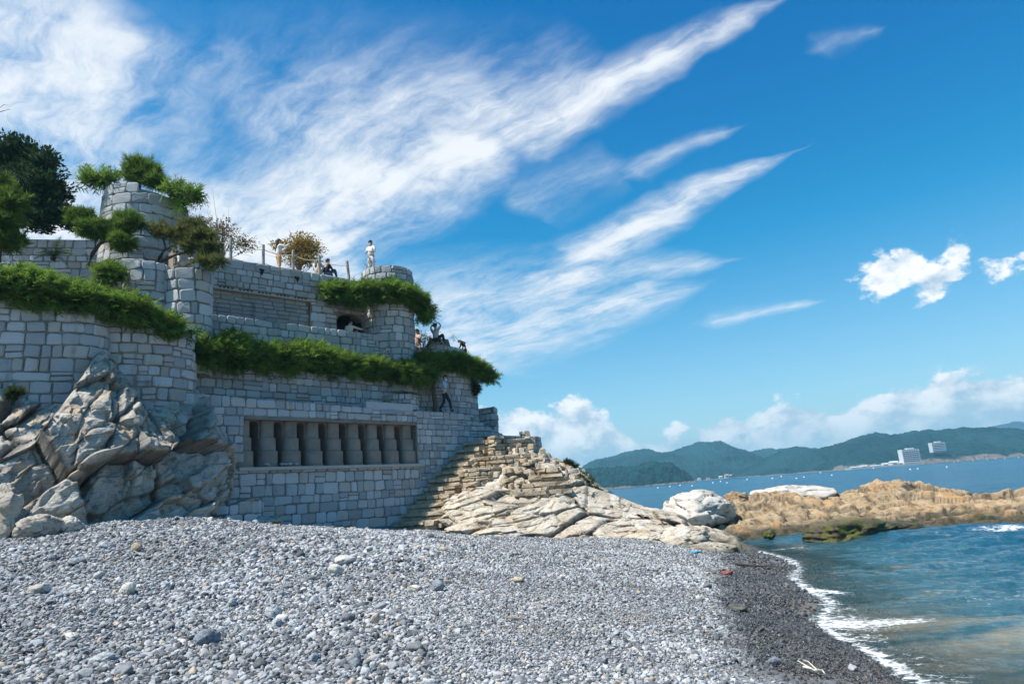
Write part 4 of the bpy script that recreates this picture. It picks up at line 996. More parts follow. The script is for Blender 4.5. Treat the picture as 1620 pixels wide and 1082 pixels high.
# a pale concrete kerb on top of that wall, and the low ruin at its foot
def kerb_block():
    s0, z = on_plane(584, 641, A0, A1); e = np.array(A1) - np.array(A0); e /= np.linalg.norm(e); n = np.array([e[1], -e[0]])
    p = np.array(A0) + e * (s0 + 1.15) - n * .28
    mb = MB(); mb.box((0, 0, .10), (2.5, .45, .34), math.atan2(e[1], e[0])); o = mb.build('parapet_block', M['granite_pale'], None, loc=(p[0], p[1], 6.22)); tag(o, 'long pale stone kerb on top of the lower granite wall', 'kerb')
kerb_block()
g = at(372, 826, 21.9)
wall('ruined_wall', 'low broken granite wall stub standing in the shingle against the cliff', 'wall', Path([(g[0] - .55, g[1] - .75), (g[0] + .05, g[1] - .55), (g[0] + .45, g[1] + .05), (g[0] + .55, g[1] + .9)]), 1.5, lambda s: 2.78 - .10 * math.sin(s * 3), .34, .40, M['granite'], M['mortar'], .35, seed=31)

# ---- wall that runs on beside the stairs, with the walkway end
PB = smooth_path([(-4.36, 29.58), (-3.9, 30.2), (-3.1, 31.2), (-2.2, 32.4), (-1.4, 33.5), (-.7, 34.6), (.2, 35.8)])
wall('granite_wall', 'curved granite wall beside the stone stairs with the walking man on top', 'wall', PB, 1.2, lambda s: 6.24 if s < 3.2 else 6.24 - .32 * (s - 3.2) if s < 6.2 else 5.28, .30, .33, M['granite'], M['mortar'], 1.3, seed=41, batter=.02)
PE = Path([(-2.75, 34.9), (-1.95, 34.75), (-1.15, 34.35), (-1.05, 35.3)])
wall('granite_wall', 'small granite end pier where the walkway stops before the sea', 'wall', PE, 4.6, 6.74, .30, .33, M['granite'], M['mortar'], .35, seed=43)
# ---- second tier, behind the walkway, under the long hedge
PC = Path([(-11.55, 22.75), (-11.2, 23.06), (-5.6, 29.97), (-4.75, 31.35)])
wall('granite_wall', 'shaded granite wall behind the walkway under the long clipped hedge', 'wall', PC, 6.0, 7.75, .30, .36, M['granite'], M['mortar'], 1.0, seed=51)
PG = smooth_path([(-5.1, 31.1), (-4.5, 31.55), (-3.62, 31.85), (-2.82, 32.45), (-2.2, 33.25), (-1.95, 34.2), (-2.1, 35.4), (-2.5, 36.4)])
wall('granite_bastion', 'rounded granite bastion under the hedge at the seaward corner', 'bastion', PG, 6.0, 8.7, .29, .33, M['granite'], M['mortar_warm'], .9, seed=53)
pl = at(628, 628, 29.6)
wall('planter', 'low round granite planter on the walkway behind the pale kerb', 'planter', circle(pl[0], pl[1] + .55, .80), 6.1, 6.98, .24, .30, M['granite_up'], M['mortar'], .2, seed=55)
# ---- third tier: parapet of the passage, and the bastion's parapets
PD = Path([(-12.1, 23.75), (-11.58, 24.3), (-6.0, 30.0)])
wall('parapet_wall', 'granite parapet in front of the dark archway and long hedge', 'wall', PD, 7.3, 9.84, .32, .37, M['granite_up'], M['mortar'], .32, seed=61)
PH = smooth_path([(-5.1, 32.0), (-4.4, 31.98), (-3.6, 32.3), (-2.9, 33.0), (-2.45, 33.9), (-2.4, 35.1)])
wall('parapet_wall', 'curved granite parapet around the seaward lookout', 'wall', PH, 8.2, lambda s: 9.58 if s < 1.0 else (9.58 + .45 * min(1, (s - 1.0) / .15) if s < 2.3 else 9.70), .29, .33, M['granite_up'], M['mortar_warm'], .30, seed=63)

# ---- upper wall with the block panel
E0 = (-12.75, 24.75); E1 = (-6.55, 30.66)
def build_upper_wall():
    path = Path([E0, E1])
    s0, za = on_plane(309, 494, E0, E1); s1, _ = on_plane(491, 515, E0, E1); zb = 11.30; za = 10.12
    a0, _ = on_plane(533, 520, E0, E1); a1, _ = on_plane(574, 520, E0, E1)
    panel = (max(.3, s0), s1, za, zb, .13); arch = (a0, min(a1, path.L - .12), 8.9, 10.92, 1.4)
    root = wall('granite_wall', 'upper granite wall with an inset block panel and a dark archway', 'wall', path, 8.6, 12.56, .32, .36, M['granite_up'], M['mortar_warm'], 1.8, [panel, arch], 0.0, 71)
    L = root.location; e = np.array(E1) - np.array(E0); e /= np.linalg.norm(e); n = np.array([e[1], -e[0]]); ang = math.atan2(e[1], e[0])
    def w(s, out, z): q = np.array(E0) + e * s + n * out; return (q[0] - L[0], q[1] - L[1], z - L[2])
    # grey cement blocks in running rows inside the panel
    place_stones(root, path, za + .02, zb - .10, .178, .42, M['block'], (), 0, 73, .03, .018, .12, (panel[0] + .03, panel[1] - .03), .008, name='cement_block', inn=.12)
    mb = MB(); mb.box(w((panel[0] + panel[1]) / 2, -.02, zb - .045), (panel[1] - panel[0], .22, .09), ang); mb.build('drip_sill', M['concrete_pale'], root)
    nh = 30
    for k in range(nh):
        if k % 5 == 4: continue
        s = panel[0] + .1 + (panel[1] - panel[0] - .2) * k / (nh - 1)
        mb = MB(); mb.box(w(s, .09, zb - .015), (.085, .03, .05), ang); mb.build('weep_hole', M['recess_shade'], root)  # dark block on the face, coloured as the shade in a hole
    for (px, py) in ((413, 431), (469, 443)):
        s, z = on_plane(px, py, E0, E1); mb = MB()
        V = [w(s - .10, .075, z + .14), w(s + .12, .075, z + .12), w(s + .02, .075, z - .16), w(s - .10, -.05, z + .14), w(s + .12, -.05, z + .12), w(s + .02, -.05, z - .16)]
        mb.add(V, [(0, 2, 1), (0, 1, 4, 3), (1, 2, 5, 4), (2, 0, 3, 5)]); mb.build('drain_hole', M['recess_shade'], root)  # dark wedge, its colour painting the shade inside the drain
    # the archway: near-black lining that paints the interior shade, and arch head
    c = (arch[0] + arch[1]) / 2; hw = (arch[1] - arch[0]) / 2; mb = MB(); N = 10
    for j in range(N):
        a_, b_ = math.pi * (1 - j / N), math.pi * (1 - (j + 1) / N)
        x0, x1 = c + hw * math.cos(a_), c + hw * math.cos(b_); y0, y1 = 10.92 - .42 + .40 * math.sin(a_), 10.92 - .42 + .40 * math.sin(b_)
        mb.add([w(x0, .012, y0), w(x1, .012, y1), w(x1, .012, 10.93), w(x0, .012, 10.93)], [(0, 1, 2, 3)])
        mb.add([w(x0, .012, y0), w(x1, .012, y1), w(x1, -.5, y1), w(x0, -.5, y0)], [(3, 2, 1, 0)])
    mb.build('arch_head', M['mortar_warm'], root)
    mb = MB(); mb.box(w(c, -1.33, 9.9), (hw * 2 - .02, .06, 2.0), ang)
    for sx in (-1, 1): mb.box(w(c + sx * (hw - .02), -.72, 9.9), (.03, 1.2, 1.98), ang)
    mb.box(w(c, -.80, 10.88), (hw * 2 - .06, 1.0, .03), ang); mb.build('shade_lining', M['recess_shade'], root)
    return root
build_upper_wall()
# ---- round tower and turrets
FT = (-5.72, 31.15)
wall('round_tower', 'round granite tower at the end of the upper wall, ringed by a hedge', 'tower', circle(FT[0], FT[1], 1.14, -215, 35), 7.2, 13.12, .33, .345, M['granite_up'], M['mortar'], .35, seed=81, batter=-.004)
wall('round_turret', 'narrow rounded granite turret below the pines', 'tower', circle(-12.62, 22.75, .72, -215, 35), 7.6, 11.12, .37, .37, M['granite'], M['mortar'], .3, seed=83)
wall('round_turret', 'granite turret at the wall corner beside the upper wall', 'tower', circle(-11.42, 23.25, .78, -215, 35), 7.2, 10.92, .37, .37, M['granite_up'], M['mortar'], .3, seed=85)
wall('round_tower', 'tall broken-topped granite tower with small trees growing on it', 'tower', circle(-14.72, 26.3, 1.66, -215, 35), 10.0, lambda s: 15.3 if s < 2.6 else (15.5 if s < 4.0 else 15.25 - .14 * (s - 4.0)), .47, .52, M['granite_up'], M['mortar'], .5, seed=87, batter=.016)
# ---- walls above the cliff
wall('granite_wall', 'rough granite wall on the cliff under the sloping juniper hedge', 'wall', smooth_path([(-19.5, 17.2), (-16.5, 17.8), (-14.4, 18.5), (-12.95, 19.1), (-12.4, 19.45), (-12.2, 19.95), (-12.35, 20.5), (-12.6, 20.7)]), 5.6, 8.95, .35, .39, M['granite'], M['mortar'], 1.2, seed=91, batter=.05, prot=.06, gap=.03)
wall('granite_bastion', 'bulging granite wall on the cliff between two hedges', 'bastion', smooth_path([(-12.9, 20.25), (-12.2, 20.35), (-11.5, 20.75), (-10.95, 21.35), (-10.68, 21.95), (-10.72, 22.5), (-11.2, 23.3)]), 5.2, 8.5, .35, .38, M['granite'], M['mortar_warm'], 1.2, seed=93, prot=.06)
wall('granite_wall', 'low granite planter wall behind the sloping juniper hedge', 'wall', smooth_path([(-19.5, 20.3), (-16.5, 20.9), (-14.6, 21.4), (-13.4, 21.9), (-12.9, 22.6)]), 8.6, 10.42, .33, .40, M['granite'], M['mortar'], .4, seed=95)
wall('granite_wall', 'distant granite wall beneath the dark evergreen tree', 'wall', Path([(-24, 26.2), (-18.5, 27.6), (-15.6, 28.3)]), 9.5, 14.5, .36, .42, M['granite'], M['mortar'], .5, seed=97)

# ---- ground behind the walls, terrace by terrace
def terrace(poly, z, drop, mat='soil'):
    n = len(poly); V = [(x, y, z) for x, y in poly] + [(x, y, z - drop) for x, y in poly]
    Fc = [tuple(range(n))] + [(i, n + i, n + (i + 1) % n, (i + 1) % n) for i in range(n)]
    tag(link('terrace', new_mesh('terrace', V, Fc, M[mat])), kind='structure')
terrace([(-26, 18.4), (-16.5, 18.6), (-13.0, 20.0), (-12.0, 21.2), (-11.4, 22.2), (-12.2, 23.6), (-26, 24)], 8.42, 5)
terrace([(-26, 21.4), (-16.5, 21.4), (-13.4, 22.5), (-12.0, 23.9), (-12.9, 25.0), (-16, 29), (-26, 29)], 10.1, 4)
terrace([(-14.0, 26.05), (-7.8, 31.96), (-6.4, 32.4), (-5.4, 33), (-8, 45), (-40, 50), (-40, 29.5), (-16, 28.6)], 12.42, 9)
terrace([(-12.2, 24.4), (-6.3, 30.4), (-5.0, 32.2), (-3.7, 32.5), (-2.7, 34.1), (-2.8, 36.4), (-6, 37), (-13.3, 25.2)], 8.92, 3, 'concrete_pale')
terrace([(-11.3, 23.6), (-5.2, 30.9), (-5.9, 30.6), (-11.8, 24.6)], 8.2, 3)
terrace([(-12.1, 23.2), (-11.85, 22.5), (-5.4, 30.4), (-3.6, 33.0), (-2.3, 35.2), (-2.4, 36.5), (-6, 36)], 6.06, 4.5, 'concrete_pale')

# ---- stairs of split stone climbing to the walkway
def slab(c, size, rz, seed):
    r = random.Random(seed); return size
def flight(name, label, spots, mat, seed):
    """spots: (x, y, z of tread, width, depth, direction) one per step; every tread is laid from a few flat stones"""
    r = random.Random(seed); root = empty(name, spots[0][:3], label, 'stairs'); L = root.location
    for (x, y, z, wd, dp, ang) in spots:
        n = max(2, int(wd / .5)); cuts = sorted([0, 1] + [min(.95, max(.05, (i + r.uniform(-.3, .3)) / n)) for i in range(1, n)])
        for a, b in zip(cuts[:-1], cuts[1:]):
            mid = ((a + b) / 2 - .5) * wd; px = x + math.cos(ang) * mid; py = y + math.sin(ang) * mid; t = r.uniform(.13, .18)
            mb = MB(); mb.box((px - L[0], py - L[1], z - L[2] - t / 2 + r.uniform(-.015, .015)), ((b - a) * wd - .02, dp + .10 + r.uniform(-.05, .08), t), ang + r.uniform(-.05, .05), .035, r); mb.build('tread_stone', mat, root)
        for layer in range(1):
            zz = z - .22; s = -wd / 2 + .02
            while s < wd / 2 - .12:
                w_ = r.uniform(.28, .65); cx = x + math.cos(ang) * (s + w_ / 2); cy = y + math.sin(ang) * (s + w_ / 2)
                mb = MB(); mb.box((cx - L[0], cy - L[1], zz - L[2]), (min(w_, wd / 2 - s) - .02, dp - .26 + r.uniform(-.05, .06), .16), ang + r.uniform(-.08, .08), .02, r); mb.build('riser_stone', mat, root); s += w_
    return root
sp = []
nst = 11
for i in range(nst):
    t = i / (nst - 1)
    l = at(628 + (742 - 628) * t ** .95, 826 + (704 - 826) * t, 28.6 + 3.4 * t); r_ = at(694 + (772 - 694) * t, 824 + (700 - 824) * t, 27.6 + 3.6 * t)
    ang = math.atan2(r_[1] - l[1], r_[0] - l[0]); wd = np.hypot(*(r_ - l)[:2]) + .15; sp.append(((l[0] + r_[0]) / 2, (l[1] + r_[1]) / 2, 1.62 + (4.85 - 1.62) * t, wd, .62, ang))
flight('stone_stairs', 'flight of thin split-stone steps climbing along the granite wall', sp, M['rubble'], 5)
# solid mass under that flight
mb = MB()
for (x, y, z, wd, dp, ang) in sp: mb.box((x, y, (z - .2 + .6) / 2), (wd - .08, .62, z - .2 - .6), ang)
tag(mb.build('stair_base', M['rubble']), 'rubble mass carrying the split-stone steps', 'masonry')
sp = []
for i, (xa, ya, xb, yb, D) in enumerate([(820, 794, 908, 788, 26.5), (814, 779, 905, 772, 27.1), (826, 765, 898, 760, 27.8), (836, 753, 890, 748, 28.5), (845, 742, 884, 738, 29.2)]):
    l = at(xa, ya, D); r_ = at(xb, yb, D - .1); sp.append(((l[0] + r_[0]) / 2, (l[1] + r_[1]) / 2, (l[2] + r_[2]) / 2, np.hypot(*(r_ - l)[:2]), .75, math.atan2(r_[1] - l[1], r_[0] - l[0])))
flight('stone_stairs', 'short broad sunlit steps on the seaward side of the rubble walls', sp, M['rubble'], 9)
# dry-stone walls between the two flights
def drystone(label, pts, z0, z1, seed, thick=.6, rh=.20, sw=.40):
    path = smooth_path(pts); return wall('rubble_wall', label, 'wall', path, z0, z1, rh, sw, M['rubble'], M['mortar_warm'], thick, seed=seed, prot=.13, jit=.6, gap=.02, batter=.08)
def q2(px, py, D): p = at(px, py, D); return (p[0], p[1])
drystone('drystone pier of flat stones at the head of the steps', [q2(768, 720, 31.6), q2(772, 720, 30.7), q2(790, 720, 30.5), q2(797, 722, 31.2)], 3.4, 4.98, 103, .7)
drystone('brownish drystone wall on top of the outcrop', [q2(792, 720, 31.4), q2(812, 715, 31.5), q2(835, 712, 31.8), q2(846, 710, 32.6)], 3.6, 4.86, 105)
drystone('lower drystone wall beside the flight of split-stone steps', [q2(728, 768, 29.4), q2(738, 768, 28.7), q2(768, 762, 28.6), q2(792, 758, 29.0), q2(800, 740, 29.8)], 2.1, 3.55, 107)
drystone('drystone wall beneath the broad sunlit steps', [q2(770, 785, 27.5), q2(800, 786, 27.2), q2(835, 790, 26.9), q2(870, 800, 26.6)], 1.7, 2.55, 109)
drystone('stepped drystone wall in the middle of the outcrop', [q2(745, 745, 30.2), q2(775, 742, 29.7), q2(812, 742, 29.7), q2(842, 745, 29.8)], 2.9, 4.05, 111)
wall('granite_wall', 'last little granite parapet at the top of the rock outcrop', 'wall', Path([q2(824, 700, 33.2), q2(838, 700, 32.6), q2(851, 702, 32.9), q2(856, 702, 33.8)]), 4.3, lambda s: 5.28 if s < .5 else 4.98, .24, .30, M['granite_up'], M['mortar_warm'], .3, seed=113)

# loose split stones strewn over the outcrop, around the flights
def loose():
    r = random.Random(77); oc = [o for o in bpy.data.objects if o.name == 'rock_outcrop'][0]; n = 0
    while n < 130:
        px, py, D = r.uniform(735, 930), r.uniform(700, 800), r.uniform(27, 31.5); p = at(px, py, D); z = float(mid_f(np.array([p[0]]), np.array([p[1]]))[0])
        if abs(z - p[2]) > .8: continue
        w_ = r.uniform(.12, .42); mt = (Matrix.Rotation(r.uniform(0, 6.28), 4, 'Z') @ Matrix.Rotation(math.pi / 2 + r.uniform(-.3, .3), 4, 'X') @ Matrix.Diagonal((w_, .10 * r.uniform(.6, 1.6), w_ * r.uniform(.5, .9), 1)))
        mt.translation = Vector((p[0], p[1], z + .06 + r.uniform(0, .1))); o = bpy.data.objects.new('loose_stone', unit_mesh(r.randrange(16), M['rubble'])); o.parent = oc; o.matrix_basis = mt; COL.objects.link(o); n += 1
loose()
# ------------------------------------------------------------------ vegetation
def rots(dirs, rng, flat=False):
    """rotation matrices whose x axis is the given direction, with a random roll"""
    x = dirs / np.linalg.norm(dirs, axis=1)[:, None]; a = rng.normal(size=x.shape) * (.45 if flat else 1) + (np.array([0, 0, 1.0]) if flat else 0); y = np.cross(a, x); y /= np.linalg.norm(y, axis=1)[:, None]; z = np.cross(x, y)
    return np.stack([x, y, z], 2)
def scatter_mesh(name, tv, tf, P, R, S, tint, mat, parent=None):
    n, k = len(P), len(tv)
    V = np.einsum('nij,kj->nki', R, tv) * S[:, None, None] + P[:, None]
    F_ = (np.arange(n)[:, None, None] * k + tf[None]).reshape(-1, 3)
    me = new_mesh(name, V.reshape(-1, 3), F_, mat); attr(me, 'tint', np.repeat(tint, k))
    return link(name, me, parent)
def t_spray():
    V, Fc = [], []
    for i in range(6):
        s = .06 + .14 * i; w = .36 * (1 - .50 * i / 6); sd = 1 if i % 2 else -1
        V += [(s - .09, 0, .01), (s + .11, sd * .05, -.01), (s + .24, sd * w, .05 * (-1) ** i)]; Fc.append((len(V) - 3, len(V) - 2, len(V) - 1))
    V += [(.0, -.05, 0), (.0, .05, 0), (1.05, 0, .06)]; Fc.append((len(V) - 3, len(V) - 2, len(V) - 1))
    return np.array(V), np.array(Fc)
def t_needles(n=12, spread=.7):
    r = np.random.RandomState(5); V, Fc = [], []
    for i in range(n):
        d = np.array([1, r.normal(0, spread), r.normal(0, spread)]); d /= np.linalg.norm(d); q = np.cross(d, r.normal(size=3)); q /= np.linalg.norm(q)
        V += [tuple(q * .055), tuple(-q * .055), tuple(d)]; Fc.append((3 * i, 3 * i + 1, 3 * i + 2))
    return np.array(V), np.array(Fc)
def t_leaf():
    return np.array([(0, 0, 0), (.45, .24, .05), (1, 0, -.06), (.45, -.24, .05)]), np.array([(0, 1, 2), (0, 2, 3)])
T_SPRAY, T_NEEDLE, T_LEAF = t_spray(), t_needles(), t_leaf()
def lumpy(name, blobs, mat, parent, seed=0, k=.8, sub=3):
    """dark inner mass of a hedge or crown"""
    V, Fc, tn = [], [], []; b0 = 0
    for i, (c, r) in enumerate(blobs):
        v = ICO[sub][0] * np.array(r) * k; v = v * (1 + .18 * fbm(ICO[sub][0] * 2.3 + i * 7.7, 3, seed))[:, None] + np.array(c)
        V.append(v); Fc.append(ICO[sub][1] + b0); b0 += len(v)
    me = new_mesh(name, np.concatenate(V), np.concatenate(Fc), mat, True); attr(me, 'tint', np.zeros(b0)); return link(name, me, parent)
def crown_points(blobs, n, rng, lo=.72, hi=1.06, lump=.28):
    r = [np.array(b[1]) for b in blobs]; w = np.array([(q[0] * q[1] + q[1] * q[2] + q[0] * q[2]) for q in r]); w = w / w.sum()
    which = rng.choice(len(blobs), n, p=w); d = rng.normal(size=(n, 3)); d /= np.linalg.norm(d, axis=1)[:, None]
    C = np.array([b[0] for b in blobs])[which]; Rr = np.array(r)[which]
    u = lo + (hi - lo) * rng.rand(n)
    l = 1 + lump * fbm(d * 2.2 + which[:, None] * 5.1, 3, 3)
    return C + d * Rr * (u * l)[:, None], d / Rr * np.min(Rr, axis=1)[:, None]
def clusters(blobs, n, rng, per, rad, bias, lo, seed, jit=.32, cj=.4):
    """foliage grows in tufts: each tuft has one direction and one shade, its sprays vary a little"""
    m = max(3, n // per); C, N = crown_points(blobs, m, rng, lo, 1.06, .40)
    D = N + np.array(bias) + rng.normal(0, cj, N.shape); D /= np.linalg.norm(D, axis=1)[:, None]
    tt = np.clip(.08 + .35 * (.5 + .5 * fbm(C * 1.9, 2, seed)) + .60 * rng.rand(m), 0, 1)
    k = np.repeat(np.arange(m), per); q = rng.normal(0, 1, (m * per, 3)) * rad * np.array([1, 1, .6])
    return C[k] + q, D[k] + rng.normal(0, jit, (m * per, 3)), np.clip(tt[k] + rng.normal(0, .13, m * per), 0, 1)
def hedge(name, label, pts, n, seed, size=.24, group=None, droop=-.1, mat='juniper', fwd=(.45, -.5)):
    """pts: (centre xyz, radius across, radius up)"""
    rng = np.random.RandomState(seed); C = np.array([p[0] for p in pts]); rw = np.array([p[1] for p in pts]); rz = np.array([p[2] for p in pts])
    root = empty(name, tuple(C[0]), label, 'hedge', group); L = np.array(root.location)
    d = np.r_[0, np.cumsum(np.linalg.norm(np.diff(C, axis=0), axis=1))]
    m = max(6, int(d[-1] / .24)); ts = np.linspace(0, d[-1], m); blobs = []
    for t in ts:
        c = np.array([np.interp(t, d, C[:, k]) for k in range(3)]) ; a, b = np.interp(t, d, rw), np.interp(t, d, rz)
        c = c + rng.uniform(-.42, .42, 3) * np.array([a, a, b]); a *= rng.uniform(.52, .92); b *= rng.uniform(.52, .95); blobs.append((c - L, (a, a, b)))
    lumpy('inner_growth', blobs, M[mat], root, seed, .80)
    P, D, tint = clusters(blobs, n, rng, 7, size * .30, (fwd[0], fwd[1], droop + .15), .84, seed + 2, .22)
    scatter_mesh('foliage', *T_SPRAY, P, rots(D, rng, True), size * (.7 + .8 * rng.rand(len(P))), tint, M[mat], root)
    return root
def hp(px, py, D, wr, hr): return (at(px, py, D), wr, hr)
hedge('juniper_hedge', 'long clipped juniper hedge hanging over the second granite wall', [hp(318, 552, 22.85, .46, .54), hp(360, 556, 23.7, .54, .54), hp(420, 563, 25.2, .54, .46), hp(500, 573, 27.1, .52, .44), hp(580, 583, 28.9, .48, .36), hp(640, 591, 30.1, .42, .28), hp(682, 596, 30.9, .32, .20)], 15000, 1, .33)
hedge('juniper_hedge', 'sloping juniper hedge spilling over the cliff-top walls', [hp(-110, 446, 18.0, .50, .34), hp(0, 455, 18.75, .52, .36), hp(60, 460, 19.1, .54, .38), hp(120, 474, 19.6, .54, .38), hp(180, 490, 20.2, .48, .36), hp(235, 506, 20.8, .40, .28), hp(276, 518, 21.3, .30, .20), hp(300, 526, 21.6, .18, .12)], 13500, 2, .32)
hedge('juniper_hedge', 'juniper wrapped round the top of the round tower', [hp(514, 460, 29.0, .34, .24), hp(542, 466, 29.2, .44, .38), hp(580, 464, 29.4, .45, .34), hp(620, 460, 29.8, .40, .24), hp(648, 468, 30.4, .40, .30), hp(662, 480, 31.2, .30, .30)], 7600, 3, .33)
hedge('juniper_branch', 'drooping juniper branch on the seaward side of the round tower', [hp(664, 482, 31.0, .24, .2), hp(676, 494, 31.2, .18, .22), hp(668, 505, 31.2, .16, .16)], 500, 6, .34, droop=-.5)
hedge('juniper_hedge', 'juniper crowning the rounded seaward bastion', [hp(656, 578, 31.0, .30, .28), hp(695, 573, 31.8, .40, .28), hp(730, 574, 32.5, .42, .28), hp(758, 587, 33.3, .34, .26), hp(774, 598, 33.9, .22, .20)], 6000, 4, .33)
hedge('juniper_shrub', 'dark juniper tuft in front of the narrow turret', [hp(168, 428, 21.4, .34, .3), hp(186, 436, 21.6, .26, .24)], 1300, 5, .24)
hedge('trailing_shrub', 'dark plant hanging below the seaward juniper', [hp(753, 616, 33.4, .12, .22)], 260, 8, .22, mat='shrub')
for px, py, D, w_, h_, lab, sd in [(915, 770, 29.2, .55, .42, 'dark coastal shrub in the cleft of the outcrop', 21), (948, 783, 28.9, .42, .26, 'low coastal shrub further down the outcrop', 22), (902, 735, 30.8, .25, .16, 'small green shrub on the skyline of the outcrop', 23), (962, 808, 27.2, .4, .14, 'greyish mat of weeds on the pale rock', 24), (23, 622, 17.9, .14, .08, 'tiny green tuft on the cliff ledge', 25)]:
    hedge('coastal_shrub', lab, [hp(px - 4, py, D, w_, h_), hp(px + 4, py + 2, D, w_ * .9, h_ * .9)], int(900 * w_ / .5) + 120, sd, .16, mat='shrub', group=None)

def limb(mb, pts, r0, r1, n=7):
    P = np.array(pts); k = len(P); rr = [r0 + (r1 - r0) * i / (k - 1) for i in range(k)]; mb.tube([tuple(p) for p in P], rr, n)
def tree(name, label, base, trunk, limbs, blobs, n, tmpl, size, mat, bark='bark', seed=0, cat='tree', inner=True, up=.5, lo=.55, group=None, core=.35, jit=.4):
    rng = np.random.RandomState(seed); root = empty(name, tuple(base), label, cat, group); L = np.array(base)
    mb = MB(); limb(mb, np.array(trunk[0]) - L, trunk[1], trunk[2], 9); mb.build('trunk', M[bark], root, True)
    for l in limbs:
        mb = MB(); limb(mb, np.array(l[0]) - L, l[1], l[2]); mb.build('branch', M[bark], root, True)
    B = [(np.array(c) - L, r) for c, r in blobs]
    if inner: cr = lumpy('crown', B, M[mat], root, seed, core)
    P, D, tint = clusters(B, n, rng, 6, size * .40, (0, 0, up), lo, seed + 5, .45)
    scatter_mesh('foliage' if inner else 'crown', *tmpl, P, rots(D, rng), size * (.6 + .8 * rng.rand(len(P))), tint, M[mat], root)
    return root
def pad(px, py, D, wpx, hpx, deep=.8): s = D / FPX * (.72 if hpx < 36 else .86); return (at(px, py, D), (wpx * s / 2, wpx * s / 2 * deep, hpx * s / 2 * (.78 if hpx < 36 else 1)))
tree('pine_tree', 'cloud-pruned pine with rounded needle pads in front of the big tower', at(138, 422, 22.4), ([at(138, 424, 22.4), at(146, 402, 22.4), at(158, 386, 22.4), at(178, 376, 22.5)], .085, .04),
     [([at(150, 396, 22.4), at(152, 378, 22.3), at(150, 368, 22.3)], .045, .02), ([at(166, 381, 22.4), at(186, 388, 22.2), at(196, 380, 22.2)], .04, .015), ([at(178, 376, 22.5), at(196, 362, 22.6), at(202, 352, 22.6)], .04, .015)],
     [pad(150, 364, 22.3, 60, 32), pad(186, 362, 22.4, 40, 28), pad(203, 348, 22.6, 36, 24), pad(192, 384, 22.2, 46, 30), pad(208, 356, 22.5, 30, 20), pad(130, 346, 22.9, 50, 28)], 2300, T_NEEDLE, .24, 'pine', seed=31)
tree('pine_tree', 'spreading pine with bare twisted branches beside the rope fence', at(246, 424, 22.9), ([at(246, 426, 22.9), at(252, 408, 22.9), at(262, 392, 22.9), at(258, 376, 22.9)], .07, .03),
     [([at(250, 416, 22.9), at(276, 404, 22.8), at(300, 398, 22.8), at(322, 388, 22.8)], .06, .018), ([at(258, 398, 22.9), at(282, 384, 22.9), at(306, 380, 23)], .04, .015), ([at(300, 398, 22.8), at(330, 404, 22.7), at(346, 412, 22.7)], .03, .012)],
     [pad(248, 364, 22.9, 40, 34), pad(282, 372, 23, 60, 30), pad(318, 376, 23, 62, 34), pad(332, 394, 22.9, 46, 24), pad(306, 358, 23.2, 44, 24), pad(322, 414, 22.7, 36, 20), pad(346, 416, 22.7, 30, 18), pad(296, 392, 22.9, 40, 18)], 1300, T_NEEDLE, .25, 'pine_pale', seed=33, core=.3, lo=.3)
tree('pine_tree', 'pine with stacked round pads at the picture edge', at(-4, 412, 21.4), ([at(-4, 414, 21.4), at(0, 380, 21.4), at(4, 340, 21.4), at(2, 300, 21.4)], .10, .05), [([at(2, 352, 21.4), at(16, 342, 21.3)], .04, .02), ([at(0, 380, 21.4), at(20, 376, 21.3)], .04, .02)],
     [pad(2, 288, 21.4, 48, 24), pad(12, 322, 21.3, 58, 38), pad(8, 352, 21.3, 70, 30), pad(12, 382, 21.4, 74, 30), pad(-40, 330, 21.4, 60, 60)], 2300, T_NEEDLE, .24, 'pine', seed=35)
tree('pine_tree', 'round little pine growing out of the broken tower top', at(221, 296, 26.2), ([at(221, 300, 26.2), at(221, 284, 26.2), at(222, 270, 26.2)], .06, .03), [], [pad(212, 276, 26.2, 36, 30), pad(234, 276, 26.2, 36, 30), pad(222, 264, 26.2, 30, 26), pad(246, 288, 26, 22, 14)], 1100, T_NEEDLE, .32, 'pine', seed=37)
for nm, lab, pts, n, sd in [('juniper_shrub', 'flat juniper leaning out on the landward side of the tower top', [hp(132, 290, 25.2, .14, .05), hp(148, 284, 25.2, .2, .09), hp(168, 288, 25.2, .22, .08), hp(182, 282, 25.3, .12, .04)], 260, 41), ('juniper_shrub', 'ragged juniper hanging from the fence side of the tower top', [hp(254, 298, 25.0, .2, .08), hp(280, 304, 25.0, .22, .1), hp(304, 306, 25.0, .22, .06), hp(292, 322, 25.0, .14, .14)], 300, 43)]:
    hedge(nm, lab, pts, n, sd, .42, droop=.12, fwd=(.1, -.2))
tree('evergreen_tree', 'large dark evergreen tree at the top of the hill', at(20, 395, 27.4), ([at(20, 398, 27.4), at(24, 360, 27.4), at(30, 300, 27.4), at(32, 260, 27.4)], .2, .08), [([at(26, 340, 27.4), at(70, 300, 27.2), at(84, 285, 27.2)], .09, .03), ([at(26, 330, 27.4), at(-20, 280, 27.4)], .09, .03), ([at(28, 310, 27.4), at(20, 240, 27.6)], .08, .03)],
     [pad(20, 245, 27.6, 110, 80), pad(62, 262, 27.4, 90, 80), pad(84, 306, 27.2, 70, 80), pad(40, 300, 27.0, 120, 100), pad(60, 345, 26.9, 90, 60), pad(-30, 270, 27.6, 120, 110), pad(100, 340, 27.2, 44, 46), pad(-40, 340, 27.2, 120, 90)], 15000, T_LEAF, .17, 'broad', seed=45, core=.70)
